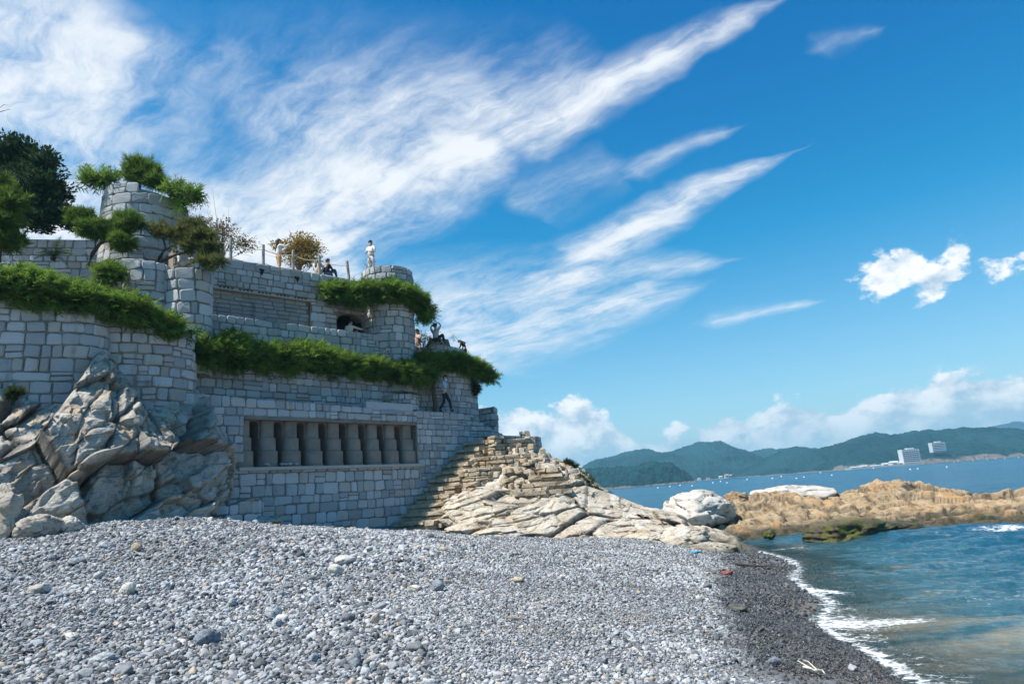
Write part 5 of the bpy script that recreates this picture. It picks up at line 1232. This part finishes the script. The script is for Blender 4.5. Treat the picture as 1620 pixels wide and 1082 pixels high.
tree('evergreen_shrub', 'dark evergreen shrub between the evergreen tree and the tower', at(128, 372, 27.8), ([at(128, 374, 27.8), at(128, 352, 27.8), at(130, 345, 27.8)], .06, .03), [], [pad(122, 352, 27.8, 44, 40), pad(140, 348, 27.6, 30, 30)], 1800, T_LEAF, .15, 'broad', seed=47, cat='shrub')
def twigs(rng, base, n, L0, spread, up):
    mb = MB(); base = np.array(base)
    for i in range(n):
        d = np.array([rng.normal(0, spread), rng.normal(0, spread), up]); d /= np.linalg.norm(d); l = L0 * rng.uniform(.5, 1.1)
        p = base + np.array([rng.normal(0, .1), rng.normal(0, .1), 0]); q = p + d * l * .5; e = q + (d + rng.normal(0, .3, 3)) * l * .5; mb.tube([p, q, e], [.016, .010, .004], 4)
        for j in range(3):
            d2 = d + rng.normal(0, .6, 3); d2 /= np.linalg.norm(d2); mb.tube([q, q + d2 * l * .35], [.008, .003], 4)
    return mb
def thin_tree(name, label, base, top, blobs, n, mat, seed, size=.11, stems=5, cat='tree'):
    rng = np.random.RandomState(seed); base = np.array(base); root = empty(name, tuple(base), label, cat); h = top[2] - base[2]
    mb = twigs(rng, (0, 0, 0), stems * 5, h * 1.05, .42, 1.0); mb.build('branches', M['bark_pale'], root)
    mb = MB(); mb.tube([(0, 0, -.1), (.05, 0, h * .35), (.0, .05, h * .7)], [.06, .04, .02], 6); mb.build('trunk', M['bark_pale'], root)
    B = [(np.array(c) - base, r) for c, r in blobs]; P, N = crown_points(B, n, rng, .15, 1.1); D = N + rng.normal(0, .7, N.shape)
    scatter_mesh('crown', *T_LEAF, P, rots(D, rng), size * (.5 + .9 * rng.rand(n)), rng.rand(n), M[mat], root)
thin_tree('autumn_tree', 'thin brown-leaved autumn tree behind the upper wall', at(350, 412, 28), at(352, 340, 28), [pad(318, 358, 28, 60, 40), pad(350, 366, 28, 70, 44), pad(385, 386, 28, 60, 36), pad(330, 385, 27.8, 60, 36)], 2600, 'autumn', 51)
thin_tree('autumn_tree', 'golden-leaved bushy tree behind the woman at the rope fence', at(474, 432, 31.4), at(474, 370, 31.4), [pad(478, 385, 31.4, 66, 40), pad(492, 396, 31.4, 56, 40), pad(460, 396, 31.2, 56, 40), pad(480, 412, 31.2, 76, 34), pad(440, 388, 31.6, 36, 22)], 4600, 'golden', 53, .12)
for px, py, D, lab, sd, L0 in [(586, 428, 30.7, 'bare twigs beside the man on the round tower', 55, .9), (672, 548, 31.4, 'dry twiggy shrub on the seaward lookout', 57, 1.0), (720, 540, 32.8, 'single dry stalks behind the seated visitor', 58, .7)]:
    rng = np.random.RandomState(sd); b_ = at(px, py, D); mb = twigs(rng, (0, 0, 0), 9 if sd != 58 else 3, L0, .55, 1.0); root = empty('twig_shrub', tuple(b_), lab, 'shrub'); mb.build('twigs', M['bark_pale'], root)
    if sd == 57:
        P = rng.normal(0, .25, (260, 3)) + np.array([.15, 0, .3]); scatter_mesh('leaves', *T_LEAF, P, rots(rng.normal(size=P.shape), rng), .09 * (.5 + rng.rand(260)), rng.rand(260), M['shrub'], root)
def frond(L, w, arch, n=12):
    V, Fc = [], []
    for i in range(n):
        s = .12 + .88 * i / (n - 1); x = L * s; z = arch * (s - 1.15 * s * s) * L
        for sd in (-1, 1):
            k = w * math.sin(math.pi * min(1, .15 + s * .85)) + .02; V += [(x - .012, 0, z), (x + .022, 0, z), (x + .10 * L, sd * k, z - .06 * L)]; Fc.append((len(V) - 3, len(V) - 2, len(V) - 1))
    V += [(0, -.012, 0), (0, .012, 0), (L, 0, arch * -.15 * L)]; Fc.append((len(V) - 3, len(V) - 2, len(V) - 1))
    return V, Fc
def palm(name, label, base, h, r0, fl, nf, seed, up=.9, cat='palm'):
    rng = random.Random(seed); root = empty(name, tuple(base), label, cat)
    mb = MB(); k = 9; pts = [(0.02 * math.sin(i), 0, h * i / k) for i in range(k + 1)]; rr = [r0 * (1.08 if i % 2 else .92) * (1 - .15 * i / k) for i in range(k + 1)]; mb.tube(pts, rr, 9); mb.build('trunk', M['bark'], root)
    V, Fc = frond(fl, fl * .22, .55); me = new_mesh('frond', V, Fc, M['palm']); attr(me, 'tint', np.random.RandomState(seed).rand(len(V)))
    for i in range(nf):
        o = link('frond', me, root, (0, 0, h)); o.rotation_euler = (rng.uniform(-.3, .3), -rng.uniform(-.35, up), i * 2.399 + rng.uniform(-.2, .2)); s = rng.uniform(.8, 1.15); o.scale = (s, s, s)
palm('cycad', 'green cycad on the planter terrace below the evergreen tree', at(84, 412, 21.8), .18, .09, .62, 22, 61)
palm('cycad', 'little cycad on the walkway in front of the second granite wall', at(653, 638, 29.9), .22, .07, .42, 16, 63)
palm('palm_tree', 'slender palm with a dark trunk beside the walking man', at(688, 652, 31.15), 1.75, .10, .62, 22, 65)
# ------------------------------------------------------------------ rope fence on the upper wall
def rope_fence():
    root = empty('rope_fence', (E0[0], E0[1], 12.5), 'rope fence of grey wooden posts along the top of the upper wall', 'fence'); L = root.location
    e = np.array(E1) - np.array(E0); e /= np.linalg.norm(e); n = np.array([e[1], -e[0]]); tops = []
    specs = [(285, .0), (368, .0), (420, .0), (467, .02), (509, 0), (556, -.10)]
    for px, lean in specs:
        s, _ = on_plane(px, 420, E0, E1); q = np.array(E0) + e * s - n * .22; h = 1.05
        mb = MB(); b_ = np.array([q[0] - L[0], q[1] - L[1], 0.0]); t = b_ + np.array([lean * e[0], lean * e[1], h]); mb.tube([b_, t - np.array([0, 0, .03]), t], [.065, .062, .045], 9); mb.build('post', M['wood'], root); tops.append((b_, t))
    for (b0, t0), (b1, t1) in zip(tops[:-1], tops[1:]):
        for fr, sag in ((.78, .10), (.18, .05)):
            a = b0 + (t0 - b0) * fr; c = b1 + (t1 - b1) * fr; pts = [a + (c - a) * k / 9 + np.array([0, 0, -sag * math.sin(math.pi * k / 9)]) for k in range(10)]
            mb = MB(); mb.tube(pts, [.018] * 10, 5); mb.build('rope', M['rope'], root)
rope_fence()

# ------------------------------------------------------------------ people
def skin_mesh(name, chains, mat, parent, sub=1):
    """chains: list of [(xyz, radius), ...]; equal points are welded, so limbs grow out of the trunk as one surface"""
    idx, V, R_, E_ = {}, [], [], []
    for ch in chains:
        last = None
        for p, r in ch:
            k = tuple(np.round(p, 3))
            if k not in idx: idx[k] = len(V); V.append(tuple(map(float, p))); R_.append(r)
            if last is not None and last != idx[k]: E_.append((last, idx[k]))
            last = idx[k]
    me = bpy.data.meshes.new(name); me.from_pydata(V, E_, []); me.update()
    if mat: me.materials.append(mat)
    o = link(name, me, parent)
    md = o.modifiers.new('skin', 'SKIN'); md.use_smooth_shade = True
    for i, sv in enumerate(me.skin_vertices[0].data):
        r = R_[i]; sv.radius = r if isinstance(r, tuple) else (r, r); sv.use_root = (i == 0)
    ss_ = o.modifiers.new('subd', 'SUBSURF'); ss_.levels = sub; ss_.render_levels = sub
    return o
def person(label, feet, yaw, J, top, bottom, hair='short', shoes='black_cloth', mask=False, sleeves='short', hold=None, legs_bare=False, scale=1.0, skirt=False):
    """J: joint positions in metres in the person's own frame (x right, y forward, z up)"""
    root = empty('person', tuple(feet), label, 'person'); root.rotation_euler = (0, 0, yaw); root.scale = (scale,) * 3
    g = {k: np.array(v, float) for k, v in J.items()}
    pel, che, neck, head = g['pelvis'], g['chest'], g['neck'], g['head']
    up = (head - neck) / np.linalg.norm(head - neck)
    chains = [[(pel, (.13, .10)), ((pel + che) / 2, (.12, .09)), (che, (.15, .10)), (neck - up * .03, (.075, .065)), (neck + up * .04, (.055, .055)), (head - up * .045, (.075, .085)), (head + up * .03, (.080, .095)), (head + up * .10, (.055, .065))]]
    for s in ('l', 'r'):
        sh, el, wr, hd = g['sh' + s], g['el' + s], g['wr' + s], g['hd' + s]
        chains.append([(che, (.15, .10)), (sh, .058), ((sh + el) / 2, .047), (el, .040), ((el + wr) / 2, .036), (wr, .026), ((wr + hd) / 2, (.034, .018))])
        hip, kn, an, toe = g['hip' + s], g['kn' + s], g['an' + s], g['toe' + s]
        chains.append([(pel, (.13, .10)), (hip, .088), ((hip + kn) / 2, .076), (kn, .056), ((kn + an) / 2, .054), (an, .038), (toe, (.038, .025))])
    body = skin_mesh('body', chains, M['skin'], root)
    for s in ('l', 'r'):
        wr, hd = g['wr' + s], g['hd' + s]; palm_ = (wr + hd) / 2; d = (hd - wr); l = np.linalg.norm(d); d = d / l; q = np.cross(d, [0, 0, 1.0]) if abs(d[2]) < .9 else np.array([1.0, 0, 0]); q = q / np.linalg.norm(q); cu = np.cross(q, d)
        if cu[2] > 0: cu = -cu
        ch = []
        for i, (o_, ln) in enumerate([(-.030, .060), (-.010, .074), (.010, .078), (.029, .068)]):
            a = palm_ + q * o_ + d * .02; b_ = a + d * ln * .55; c = b_ + d * ln * .3 + cu * ln * .35; ch = [(a, .010), (b_, .009), (c, .007)]; skin_mesh('finger', [ch], M['skin'], body, 1)
        a = palm_ - q * .03 - d * .01; skin_mesh('thumb', [[(a, .012), (a - q * .025 + d * .03, .010), (a - q * .03 + d * .055, .008)]], M['skin'], body, 1)
    # clothes
    ch = [[(pel + (che - pel) * .02, (.155, .125)), ((pel + che) / 2, (.142, .112)), (che, (.170, .120)), (neck - up * .05, (.10, .085))]]
    for s in ('l', 'r'):
        sh, el, wr = g['sh' + s], g['el' + s], g['wr' + s]; c = [(che, (.170, .120)), (sh, .074), ((sh + el) / 2, .064)]
        if sleeves == 'long': c += [(el, .054), (el + (wr - el) * .92, .040)]
        else: c += [(sh + (el - sh) * .72, .060)]
        ch.append(c)
    skin_mesh('shirt', ch, M[top], root)
    ch = [[(pel + (che - pel) * .12, (.148, .115)), (pel, (.152, .120))]]
    for s in ('l', 'r'):
        hip, kn, an = g['hip' + s], g['kn' + s], g['an' + s]; ch.append([(pel, (.152, .120)), (hip, .108), ((hip + kn) / 2, .094), (kn, .074)] + ([] if legs_bare else [((kn + an) / 2, .068), (kn + (an - kn) * .95, .055)]))
    skin_mesh('trousers', ch, M[bottom], root)
    for s in ('l', 'r'):
        an, toe = g['an' + s], g['toe' + s]; skin_mesh('shoe', [[(an + (an - toe) * .25 - np.array([0, 0, .01]), .045), (an * .4 + toe * .6, .046), (toe, .034)]], M[shoes], root)
    # hair, face
    fw = np.array(J.get('look', (0, 1, 0)), float); fw = fw / np.linalg.norm(fw); rt = np.cross(fw, up); rt /= np.linalg.norm(rt)
    v = ICO[3][0]; hv = []
    Bm = np.stack([rt, fw, up], 1)
    keep = (v[:, 2] > .05) | ((v[:, 1] < -.05) & (v[:, 2] > -.65))
    V = v * np.array([.098, .112, .128]) * (1 + .05 * fbm(v * 4, 2, 3))[:, None]; V = V @ Bm.T + head + up * .025
    f = ICO[3][1][keep[ICO[3][1]].all(1)]; me = new_mesh('hair', V, f, M['hair'], True); ho = link('hair', me, root); ho.modifiers.new('thick', 'SOLIDIFY').thickness = .012
    if hair == 'long':
        ch = [[(head - fw * .04 + up * .03, (.085, .08)), (head - fw * .075 - up * .12, (.085, .05)), (neck - fw * .10 - up * .12, (.085, .045)), (neck - fw * .11 - up * .28, (.055, .03))]]; skin_mesh('long_hair', ch, M['hair'], ho)
    for sx in (-1, 1):
        mb = MB(); mb.tube([head + fw * .083 + rt * sx * .033 - up * .002, head + fw * .100 + rt * sx * .033 - up * .002], [.012, .010], 6); mb.build('eye', M['hair'], body)
        mb = MB(); mb.tube([head + rt * sx * .080 - up * .03, head + rt * sx * .094 + up * .012], [.016, .020], 6); mb.build('ear', M['skin'], body)
    mb = MB(); mb.tube([head + fw * .085 - up * .01, head + fw * .118 - up * .038], [.010, .017], 6); mb.build('nose', M['skin'], body)
    if mask:
        V = v * np.array([.078, .095, .075]); k = (v[:, 1] > .25) & (v[:, 2] < .55) & (v[:, 2] > -.8); V = V @ Bm.T + head - up * .055 + fw * .016; f = ICO[3][1][k[ICO[3][1]].all(1)]
        mo = link('face_mask', new_mesh('face_mask', V, f, M['mask'], True), root); mo.modifiers.new('thick', 'SOLIDIFY').thickness = .006
    else:
        mb = MB(); mb.tube([head + fw * .090 - rt * .022 - up * .072, head + fw * .096 - up * .072, head + fw * .090 + rt * .022 - up * .072], [.004, .007, .004], 5); mb.build('mouth', M['red_plastic'], body)
    return root
STAND = dict(pelvis=(0, 0, .93), chest=(0, 0, 1.27), neck=(0, .01, 1.46), head=(0, .03, 1.62), shl=(-.17, 0, 1.40), shr=(.17, 0, 1.40), ell=(-.23, -.02, 1.12), elr=(.23, -.02, 1.12), wrl=(-.24, .06, .88), wrr=(.24, .06, .88), hdl=(-.24, .10, .74), hdr=(.24, .10, .74),
             hipl=(-.09, 0, .90), hipr=(.09, 0, .90), knl=(-.10, .02, .48), knr=(.10, .02, .48), anl=(-.10, -.02, .08), anr=(.10, -.02, .08), toel=(-.11, .14, .035), toer=(.11, .14, .035))
def pose(**k): d = dict(STAND); d.update(k); return d
# yaw: 0 looks along +y (away from the viewer), pi looks towards the viewer
person('man in white shirt and white trousers standing on the round tower, wearing a face mask', at(588, 433, 30.7) + np.array([0, 0, -.10]), 2.75,
       pose(ell=(-.27, .06, 1.14), elr=(.27, .04, 1.14), wrl=(-.13, .27, 1.10), wrr=(.10, .28, 1.08), hdl=(-.02, .33, 1.10), hdr=(-.03, .35, 1.09), look=(.25, 1, -.15)), 'white_cloth', 'white_cloth', mask=True, shoes='grey_cloth')
person('woman with long black hair and tan trousers photographing at the rope fence', at(441, 432, 28.6) + np.array([0, 0, -.14]), -1.0,
       pose(pelvis=(0, -.04, .93), chest=(0, .03, 1.26), neck=(0, .02, 1.45), head=(0, .0, 1.60), ell=(-.24, .20, 1.28), elr=(.26, .22, 1.30), wrl=(-.14, .40, 1.46), wrr=(.18, .42, 1.50), hdl=(-.08, .47, 1.53), hdr=(.10, .50, 1.56), knl=(-.10, .05, .48), anr=(.12, -.12, .08), look=(0, 1, .2)), 'white_cloth', 'tan_cloth', hair='long', sleeves='long', shoes='white_cloth')
SIT = dict(pelvis=(0, 0, .10), chest=(0, .04, .42), neck=(0, .08, .61), head=(0, .11, .77), shl=(-.17, .03, .55), shr=(.17, .03, .55), ell=(-.24, .14, .34), elr=(.24, .14, .34), wrl=(-.14, .36, .30), wrr=(.14, .36, .30), hdl=(-.06, .44, .28), hdr=(.06, .44, .28), hipl=(-.09, .02, .10), hipr=(.09, .02, .10), knl=(-.14, .42, .42), knr=(.14, .42, .42), anl=(-.12, .56, .06), anr=(.12, .56, .06), toel=(-.12, .72, .03), toer=(.12, .72, .03))
def sit(**k): d = dict(SIT); d.update(k); return d
person('visitor in black top sitting with back to the rope fence', at(516, 438, 29.7), -.5, sit(look=(.3, 1, -.2)), 'black_cloth', 'navy_cloth', sleeves='long')
person('visitor in pale beige clothes sitting beside the one in black', at(502, 436, 29.6), -.2, sit(look=(.6, 1, -.3)), 'cream_cloth', 'cream_cloth', hair='long', sleeves='long')
person('person in pale shirt with back turned in the dark archway', at(554, 566, 29.6), -.25, pose(ell=(-.22, .08, 1.14), wrl=(-.10, .26, 1.02), hdl=(-.04, .33, 1.02), elr=(.33, .14, 1.32), wrr=(.50, .30, 1.28), hdr=(.56, .38, 1.27), head=(.02, .07, 1.60), look=(.5, 1, -.2)), 'cream_cloth', 'black_cloth', sleeves='long')
person('person in dark top and jeans held by the arm in the archway', at(569, 568, 29.9), .5, pose(head=(0, .10, 1.56), look=(0, 1, -.6), ell=(-.22, .1, 1.14), wrl=(-.1, .3, 1.1), hdl=(-.04, .36, 1.12)), 'black_cloth', 'navy_cloth', sleeves='short', scale=.93)
person('man in pale blue shirt and black trousers walking along the granite wall', (-3.30, 31.38, 6.26), -1.75,
       pose(knl=(-.10, .20, .50), anl=(-.10, .24, .10), toel=(-.10, .39, .06), knr=(.10, -.02, .48), anr=(.10, -.26, .14), toer=(.10, -.12, .05), ell=(-.22, -.12, 1.14), wrl=(-.22, -.06, .90), hdl=(-.22, .0, .78), elr=(.22, .06, 1.12), wrr=(.2, .24, .98), hdr=(.18, .33, .94), head=(0, .06, 1.61), look=(0, 1, -.35)), 'blue_cloth', 'black_cloth', mask=True, sleeves='short')
person('visitor in grey top with both hands raised to the head on the seaward lookout', at(689, 541, 31.5), -.5,
       sit(neck=(0, .04, .62), head=(0, .05, .78), shl=(-.17, 0, .56), shr=(.17, 0, .56), ell=(-.30, .08, .76), elr=(.30, .08, .76), wrl=(-.15, .12, .94), wrr=(.15, .12, .94), hdl=(-.06, .10, .92), hdr=(.06, .10, .92), look=(.2, 1, .1)), 'grey_cloth', 'black_cloth', sleeves='short')
person('visitor in pale pink dress standing behind the dry twigs', at(663, 575, 32.2), 2.6, pose(ell=(-.24, .1, 1.16), wrl=(-.10, .26, 1.24), hdl=(-.06, .3, 1.32), elr=(.24, .1, 1.16), wrr=(.1, .26, 1.24), hdr=(.06, .3, 1.32)), 'pink_cloth', 'pink_cloth', hair='long', scale=.97)
person('dark-haired person bending over behind the far parapet', at(737, 574, 34.0), 1.2, pose(chest=(0, .10, 1.22), neck=(0, .22, 1.36), head=(0, .33, 1.44), shl=(-.17, .15, 1.33), shr=(.17, .15, 1.33), ell=(-.22, .22, 1.06), elr=(.22, .22, 1.06), wrl=(-.16, .36, .90), wrr=(.16, .36, .90), hdl=(-.12, .42, .84), hdr=(.12, .42, .84), look=(0, 1, -.8)), 'black_cloth', 'black_cloth', hair='long', sleeves='long', scale=.8)
person('visitor dressed in white crouching under the spreading pine', at(283, 424, 23.6), -.7, sit(chest=(0, .14, .38), neck=(0, .25, .52), head=(0, .33, .63), look=(0, 1, -.6)), 'white_cloth', 'white_cloth', sleeves='long', hair='short')

# ------------------------------------------------------------------ small things on the beach and walls
def crumple(name, label, c, size, mat, seed, cat):
    v = ICO[4][0].copy(); v = v * (1 + .35 * fbm(v * 2.2 + seed, 4, seed))[:, None] * np.array(size); o = link(name, new_mesh(name, v, ICO[4][1], mat, True)); o.location = c; return tag(o, label, cat)
g = ground_hit(1100, 876); crumple('plastic_bag', 'crumpled bright blue plastic beside the pointed tan rock', (g[0], g[1], g[2] + .05), (.17, .08, .035), M['blue_plastic'], 3, 'litter')
g = ground_hit(1151, 910); crumple('washed_up_float', 'faded red washed-up float on the wet shingle', (g[0], g[1], g[2] + .05), (.13, .09, .06), M['red_plastic'], 5, 'litter')
def stick(label, a, b, r, seed, mat='drift'):
    A, B = ground_hit(*a), ground_hit(*b); rr = random.Random(seed); pts = [A + (B - A) * k / 6 + np.array([rr.uniform(-.03, .03), rr.uniform(-.03, .03), .06 + rr.uniform(0, .03)]) for k in range(7)]; root = empty('driftwood', tuple(A), label, 'driftwood')
    mb = MB(); mb.tube([p - A for p in pts], [r * (1 - .5 * k / 6) for k in range(7)], 6); mb.build('stem', M[mat], root)
    for k in (2, 4):
        mb = MB(); p = pts[k] - A; mb.tube([p, p + np.array([rr.uniform(-.1, .1), .12, .06]), p + np.array([rr.uniform(-.2, .2), .25, .05])], [r * .6, r * .4, r * .2], 5); mb.build('twig', M[mat], root)
stick('dark driftwood branch on the wet shingle near the water', (1165, 897), (1228, 901), .035, 1)
stick('pale bent reed across the wet shingle', (1272, 1066), (1306, 1074), .014, 2, 'rope')
stick('brown dry twig in the middle of the shingle', (800, 985), (835, 990), .014, 3, 'bark_pale')
# black hose loop on the parapet by the round tower
p = at(611, 563, 28.9); mb = MB(); mb.tube([(.17 * math.cos(a) , .02, .2 * math.sin(a)) for a in np.linspace(-.3, 3.4, 14)], [.016] * 14, 6); tag(mb.build('hose', M['iron'], None, loc=tuple(p)), 'loop of black hose on the parapet below the round tower', 'hose')
# pebbles left by visitors on the ledge of the column recess
for i, px in enumerate([421, 444, 449, 457, 467]):
    s_, z_ = on_plane(px, 735, A0, A1); e = np.array(A1) - np.array(A0); e /= np.linalg.norm(e); n = np.array([e[1], -e[0]]); q = np.array(A0) + e * s_ + n * .06
    boulder('ledge_pebble', (q[0], q[1], 3.98 + .05), (.10 if i else .13, .08, .05), M['pale'], 600 + i, 'little pebble on the ledge before the columns, ' + ['', 'first', 'second', 'third', 'fourth'][i] + ' of four from the left' if i else 'small heap-shaped stone on the ledge before the first columns', 'pebble', sub=2, group='pebbles on the ledge')
# bare tree on the upper terrace, only its outer twigs show
b_ = at(-150, 415, 25.0); root = empty('bare_tree', tuple(b_), 'bare twigs reaching in at the picture edge above the evergreen tree', 'tree')
def rel(px, py, D=25.0): return at(px, py, D) - b_
mb = MB(); mb.tube([(0, 0, -.3), rel(-140, 330), rel(-120, 260)], [.14, .10, .07], 8); mb.build('trunk', M['bark'], root)
mb = MB(); mb.tube([rel(-120, 260), rel(-60, 210), rel(-20, 186), rel(4, 176), rel(17, 173)], [.07, .03, .02, .013, .006], 6); mb.build('branch', M['bark'], root)
mb = MB(); mb.tube([rel(-20, 186), rel(6, 166), rel(13, 167)], [.014, .009, .005], 5); mb.build('twig', M['bark'], root)
mb = MB(); mb.tube([rel(-120, 260), rel(-110, 200), rel(-80, 150)], [.06, .03, .01], 6); mb.build('branch', M['bark'], root)

# ------------------------------------------------------------------ far shore: hotels, houses, floats
def hotel(label, px, py, D, wpx, hpx, floors, bays, seed):
    c = at(px, py, D); s = D / FPX; W, H = wpx * s, hpx * s; root = empty('hotel', (c[0], c[1], c[2] - H * .5), label, 'building'); dp = W * .45
    mb = MB(); mb.box((0, 0, H * .5 - 1), (W, dp, H + 2)); mb.build('wall', M['building'], root)
    fh = H / floors; bw = W * .94 / bays
    for f in range(floors):
        mb = MB(); mb.box((0, -dp / 2 - .7, f * fh + .1 * fh), (W * 1.02, 1.4, fh * .32)); mb.build('balcony', M['building'], root)
        for k in range(bays):
            mb = MB(); mb.box((-W * .47 + bw * (k + .5), -dp / 2 - .02, f * fh + fh * .62), (bw * .80, .2, fh * .60)); mb.build('window', M['glass'], root)
    mb = MB(); mb.box((W * .1, 0, H + fh * .3), (W * .4, dp * .6, fh * .6)); mb.build('roof_house', M['building'], root)
hotel('white terraced hotel standing on the far shore', 1438, 721, 722, 26, 20, 7, 7, 1)
hotel('white hotel block higher on the wooded headland', 1482, 706, 752, 20, 12, 5, 6, 2)
def house(label, px, D, wpx, hpx, roof, group='small houses along the far shore', dz=.8):
    c = atz(px, 760 - (px - 1080) * .0772, 0.0); d = ray(px, 541.0); x = d[0] / d[1] * D
    # bearing of the shore point at that picture column on the water line
    b_ = ray(px, 767 - (px - 985) * .0772); x = b_[0] / b_[1] * D; s = D / FPX; W, H = wpx * s, hpx * s; root = empty('house', (x, D, dz), label, 'house', group)
    mb = MB(); mb.box((0, 0, H * .35), (W, W * .7, H * .7)); mb.build('wall', M['building'], root)
    mb = MB(); V = [(-W * .55, -W * .4, H * .7), (W * .55, -W * .4, H * .7), (W * .55, W * .4, H * .7), (-W * .55, W * .4, H * .7), (-W * .5, 0, H), (W * .5, 0, H)]; mb.add(V, [(0, 1, 5, 4), (2, 3, 4, 5), (1, 2, 5), (3, 0, 4), (3, 2, 1, 0)]); mb.build('roof', M[roof], root)
    mb = MB(); mb.box((0, -W * .35, H * .35), (W * .5, .2, H * .25)); mb.build('window', M['glass'], root)
_n = {}; ORD = ['first', 'second', 'third', 'fourth', 'fifth', 'sixth', 'seventh', 'eighth', 'ninth', 'tenth']
SETS = {'h': [1106, 1120, 1140, 1150, 1158, 1168, 1176, 1188], 'w': [1352, 1366, 1384, 1400, 1414, 1425, 1445], 'b': [1260, 1272, 1298, 1316, 1382, 1440, 1452, 1498], 'f': [1041, 1060, 1076, 1095, 1128, 1140, 1150, 1182, 1222, 1236], 'o': [1510, 1516, 1540, 1562, 1575, 1590, 1612], }
def NTH(px, only='hwbfo'):
    for k, v in SETS.items():
        if k in only and px in v: return ', ' + ORD[v.index(px)] + ' of its row from the left'
    return ''
hl = 'tiny pale house on the far shore'
for px, D, w_, h_, rf in [(1140, 985, 5, 4, 'building'), (1150, 985, 7, 6, 'roof_far'), (1158, 985, 5, 5, 'building'), (1168, 985, 6, 4, 'roof_far'), (1176, 985, 4, 4, 'building'), (1188, 985, 6, 4, 'building'), (1106, 985, 5, 3, 'building'), (1120, 985, 5, 3, 'roof_far')]: house(hl + NTH(px, 'h'), px, D, w_, h_, rf)
h2 = 'low white waterfront building by the terraced hotel'
for px, D, w_, h_, rf in [(1352, 725, 12, 3, 'building'), (1366, 725, 10, 4, 'building'), (1384, 725, 12, 3, 'building'), (1400, 725, 9, 5, 'building'), (1414, 725, 12, 7, 'building'), (1425, 725, 16, 5, 'building'), (1445, 725, 14, 4, 'building')]: house(h2 + NTH(px), px, D, w_, h_, rf, 'waterfront buildings')
# a quay under the hotel
b0 = ray(1345, 740); b1 = ray(1460, 731); mb = MB(); X0, X1 = b0[0] / b0[1] * 715, b1[0] / b1[1] * 715; mb.box(((X0 + X1) / 2, 720, .7), (X1 - X0, 14, 1.8)); tag(mb.build('quay', M['concrete_pale']), 'pale concrete quay along the far shore below the terraced hotel', 'quay')
def buoy(px, py, mat, label, group):
    c = atz(px, py, 0.0); root = empty('buoy', (c[0], c[1], 0), label, 'buoy', group); k = max(.3, c[1] / 480.0)
    v = ICO[2][0] * np.array([.55, .55, .45]) * k; link('float', new_mesh('float', v, ICO[2][1], M[mat], True), root, (0, 0, .15 * k))
    mb = MB(); mb.tube([(0, 0, .3 * k), (0, 0, .95 * k)], [.08 * k, .05 * k], 6); mb.build('mast', M[mat], root)
rr = random.Random(8)
for (px, py) in [(1440, 743), (1452, 742), (1498, 739), (1260, 757), (1272, 755), (1316, 752), (1298, 748), (1382, 741)]: buoy(px, py, 'float', 'white buoy floating off the waterfront' + NTH(px), 'white buoys on the bay')
for (px, py) in [(1128, 764), (1140, 762), (1150, 764), (1095, 769), (1076, 768), (1060, 770), (1041, 772), (1182, 759), (1222, 757), (1236, 754)]: buoy(px, py, 'float', 'small pale float off the near headland' + NTH(px, 'f'), 'floats of the sea farm')
for (px, py) in [(1510, 731), (1516, 730), (1540, 729), (1562, 727), (1575, 726), (1590, 726), (1612, 724)]: buoy(px, py, 'float_orange', 'orange float below the rocky headland' + NTH(px), 'orange floats')
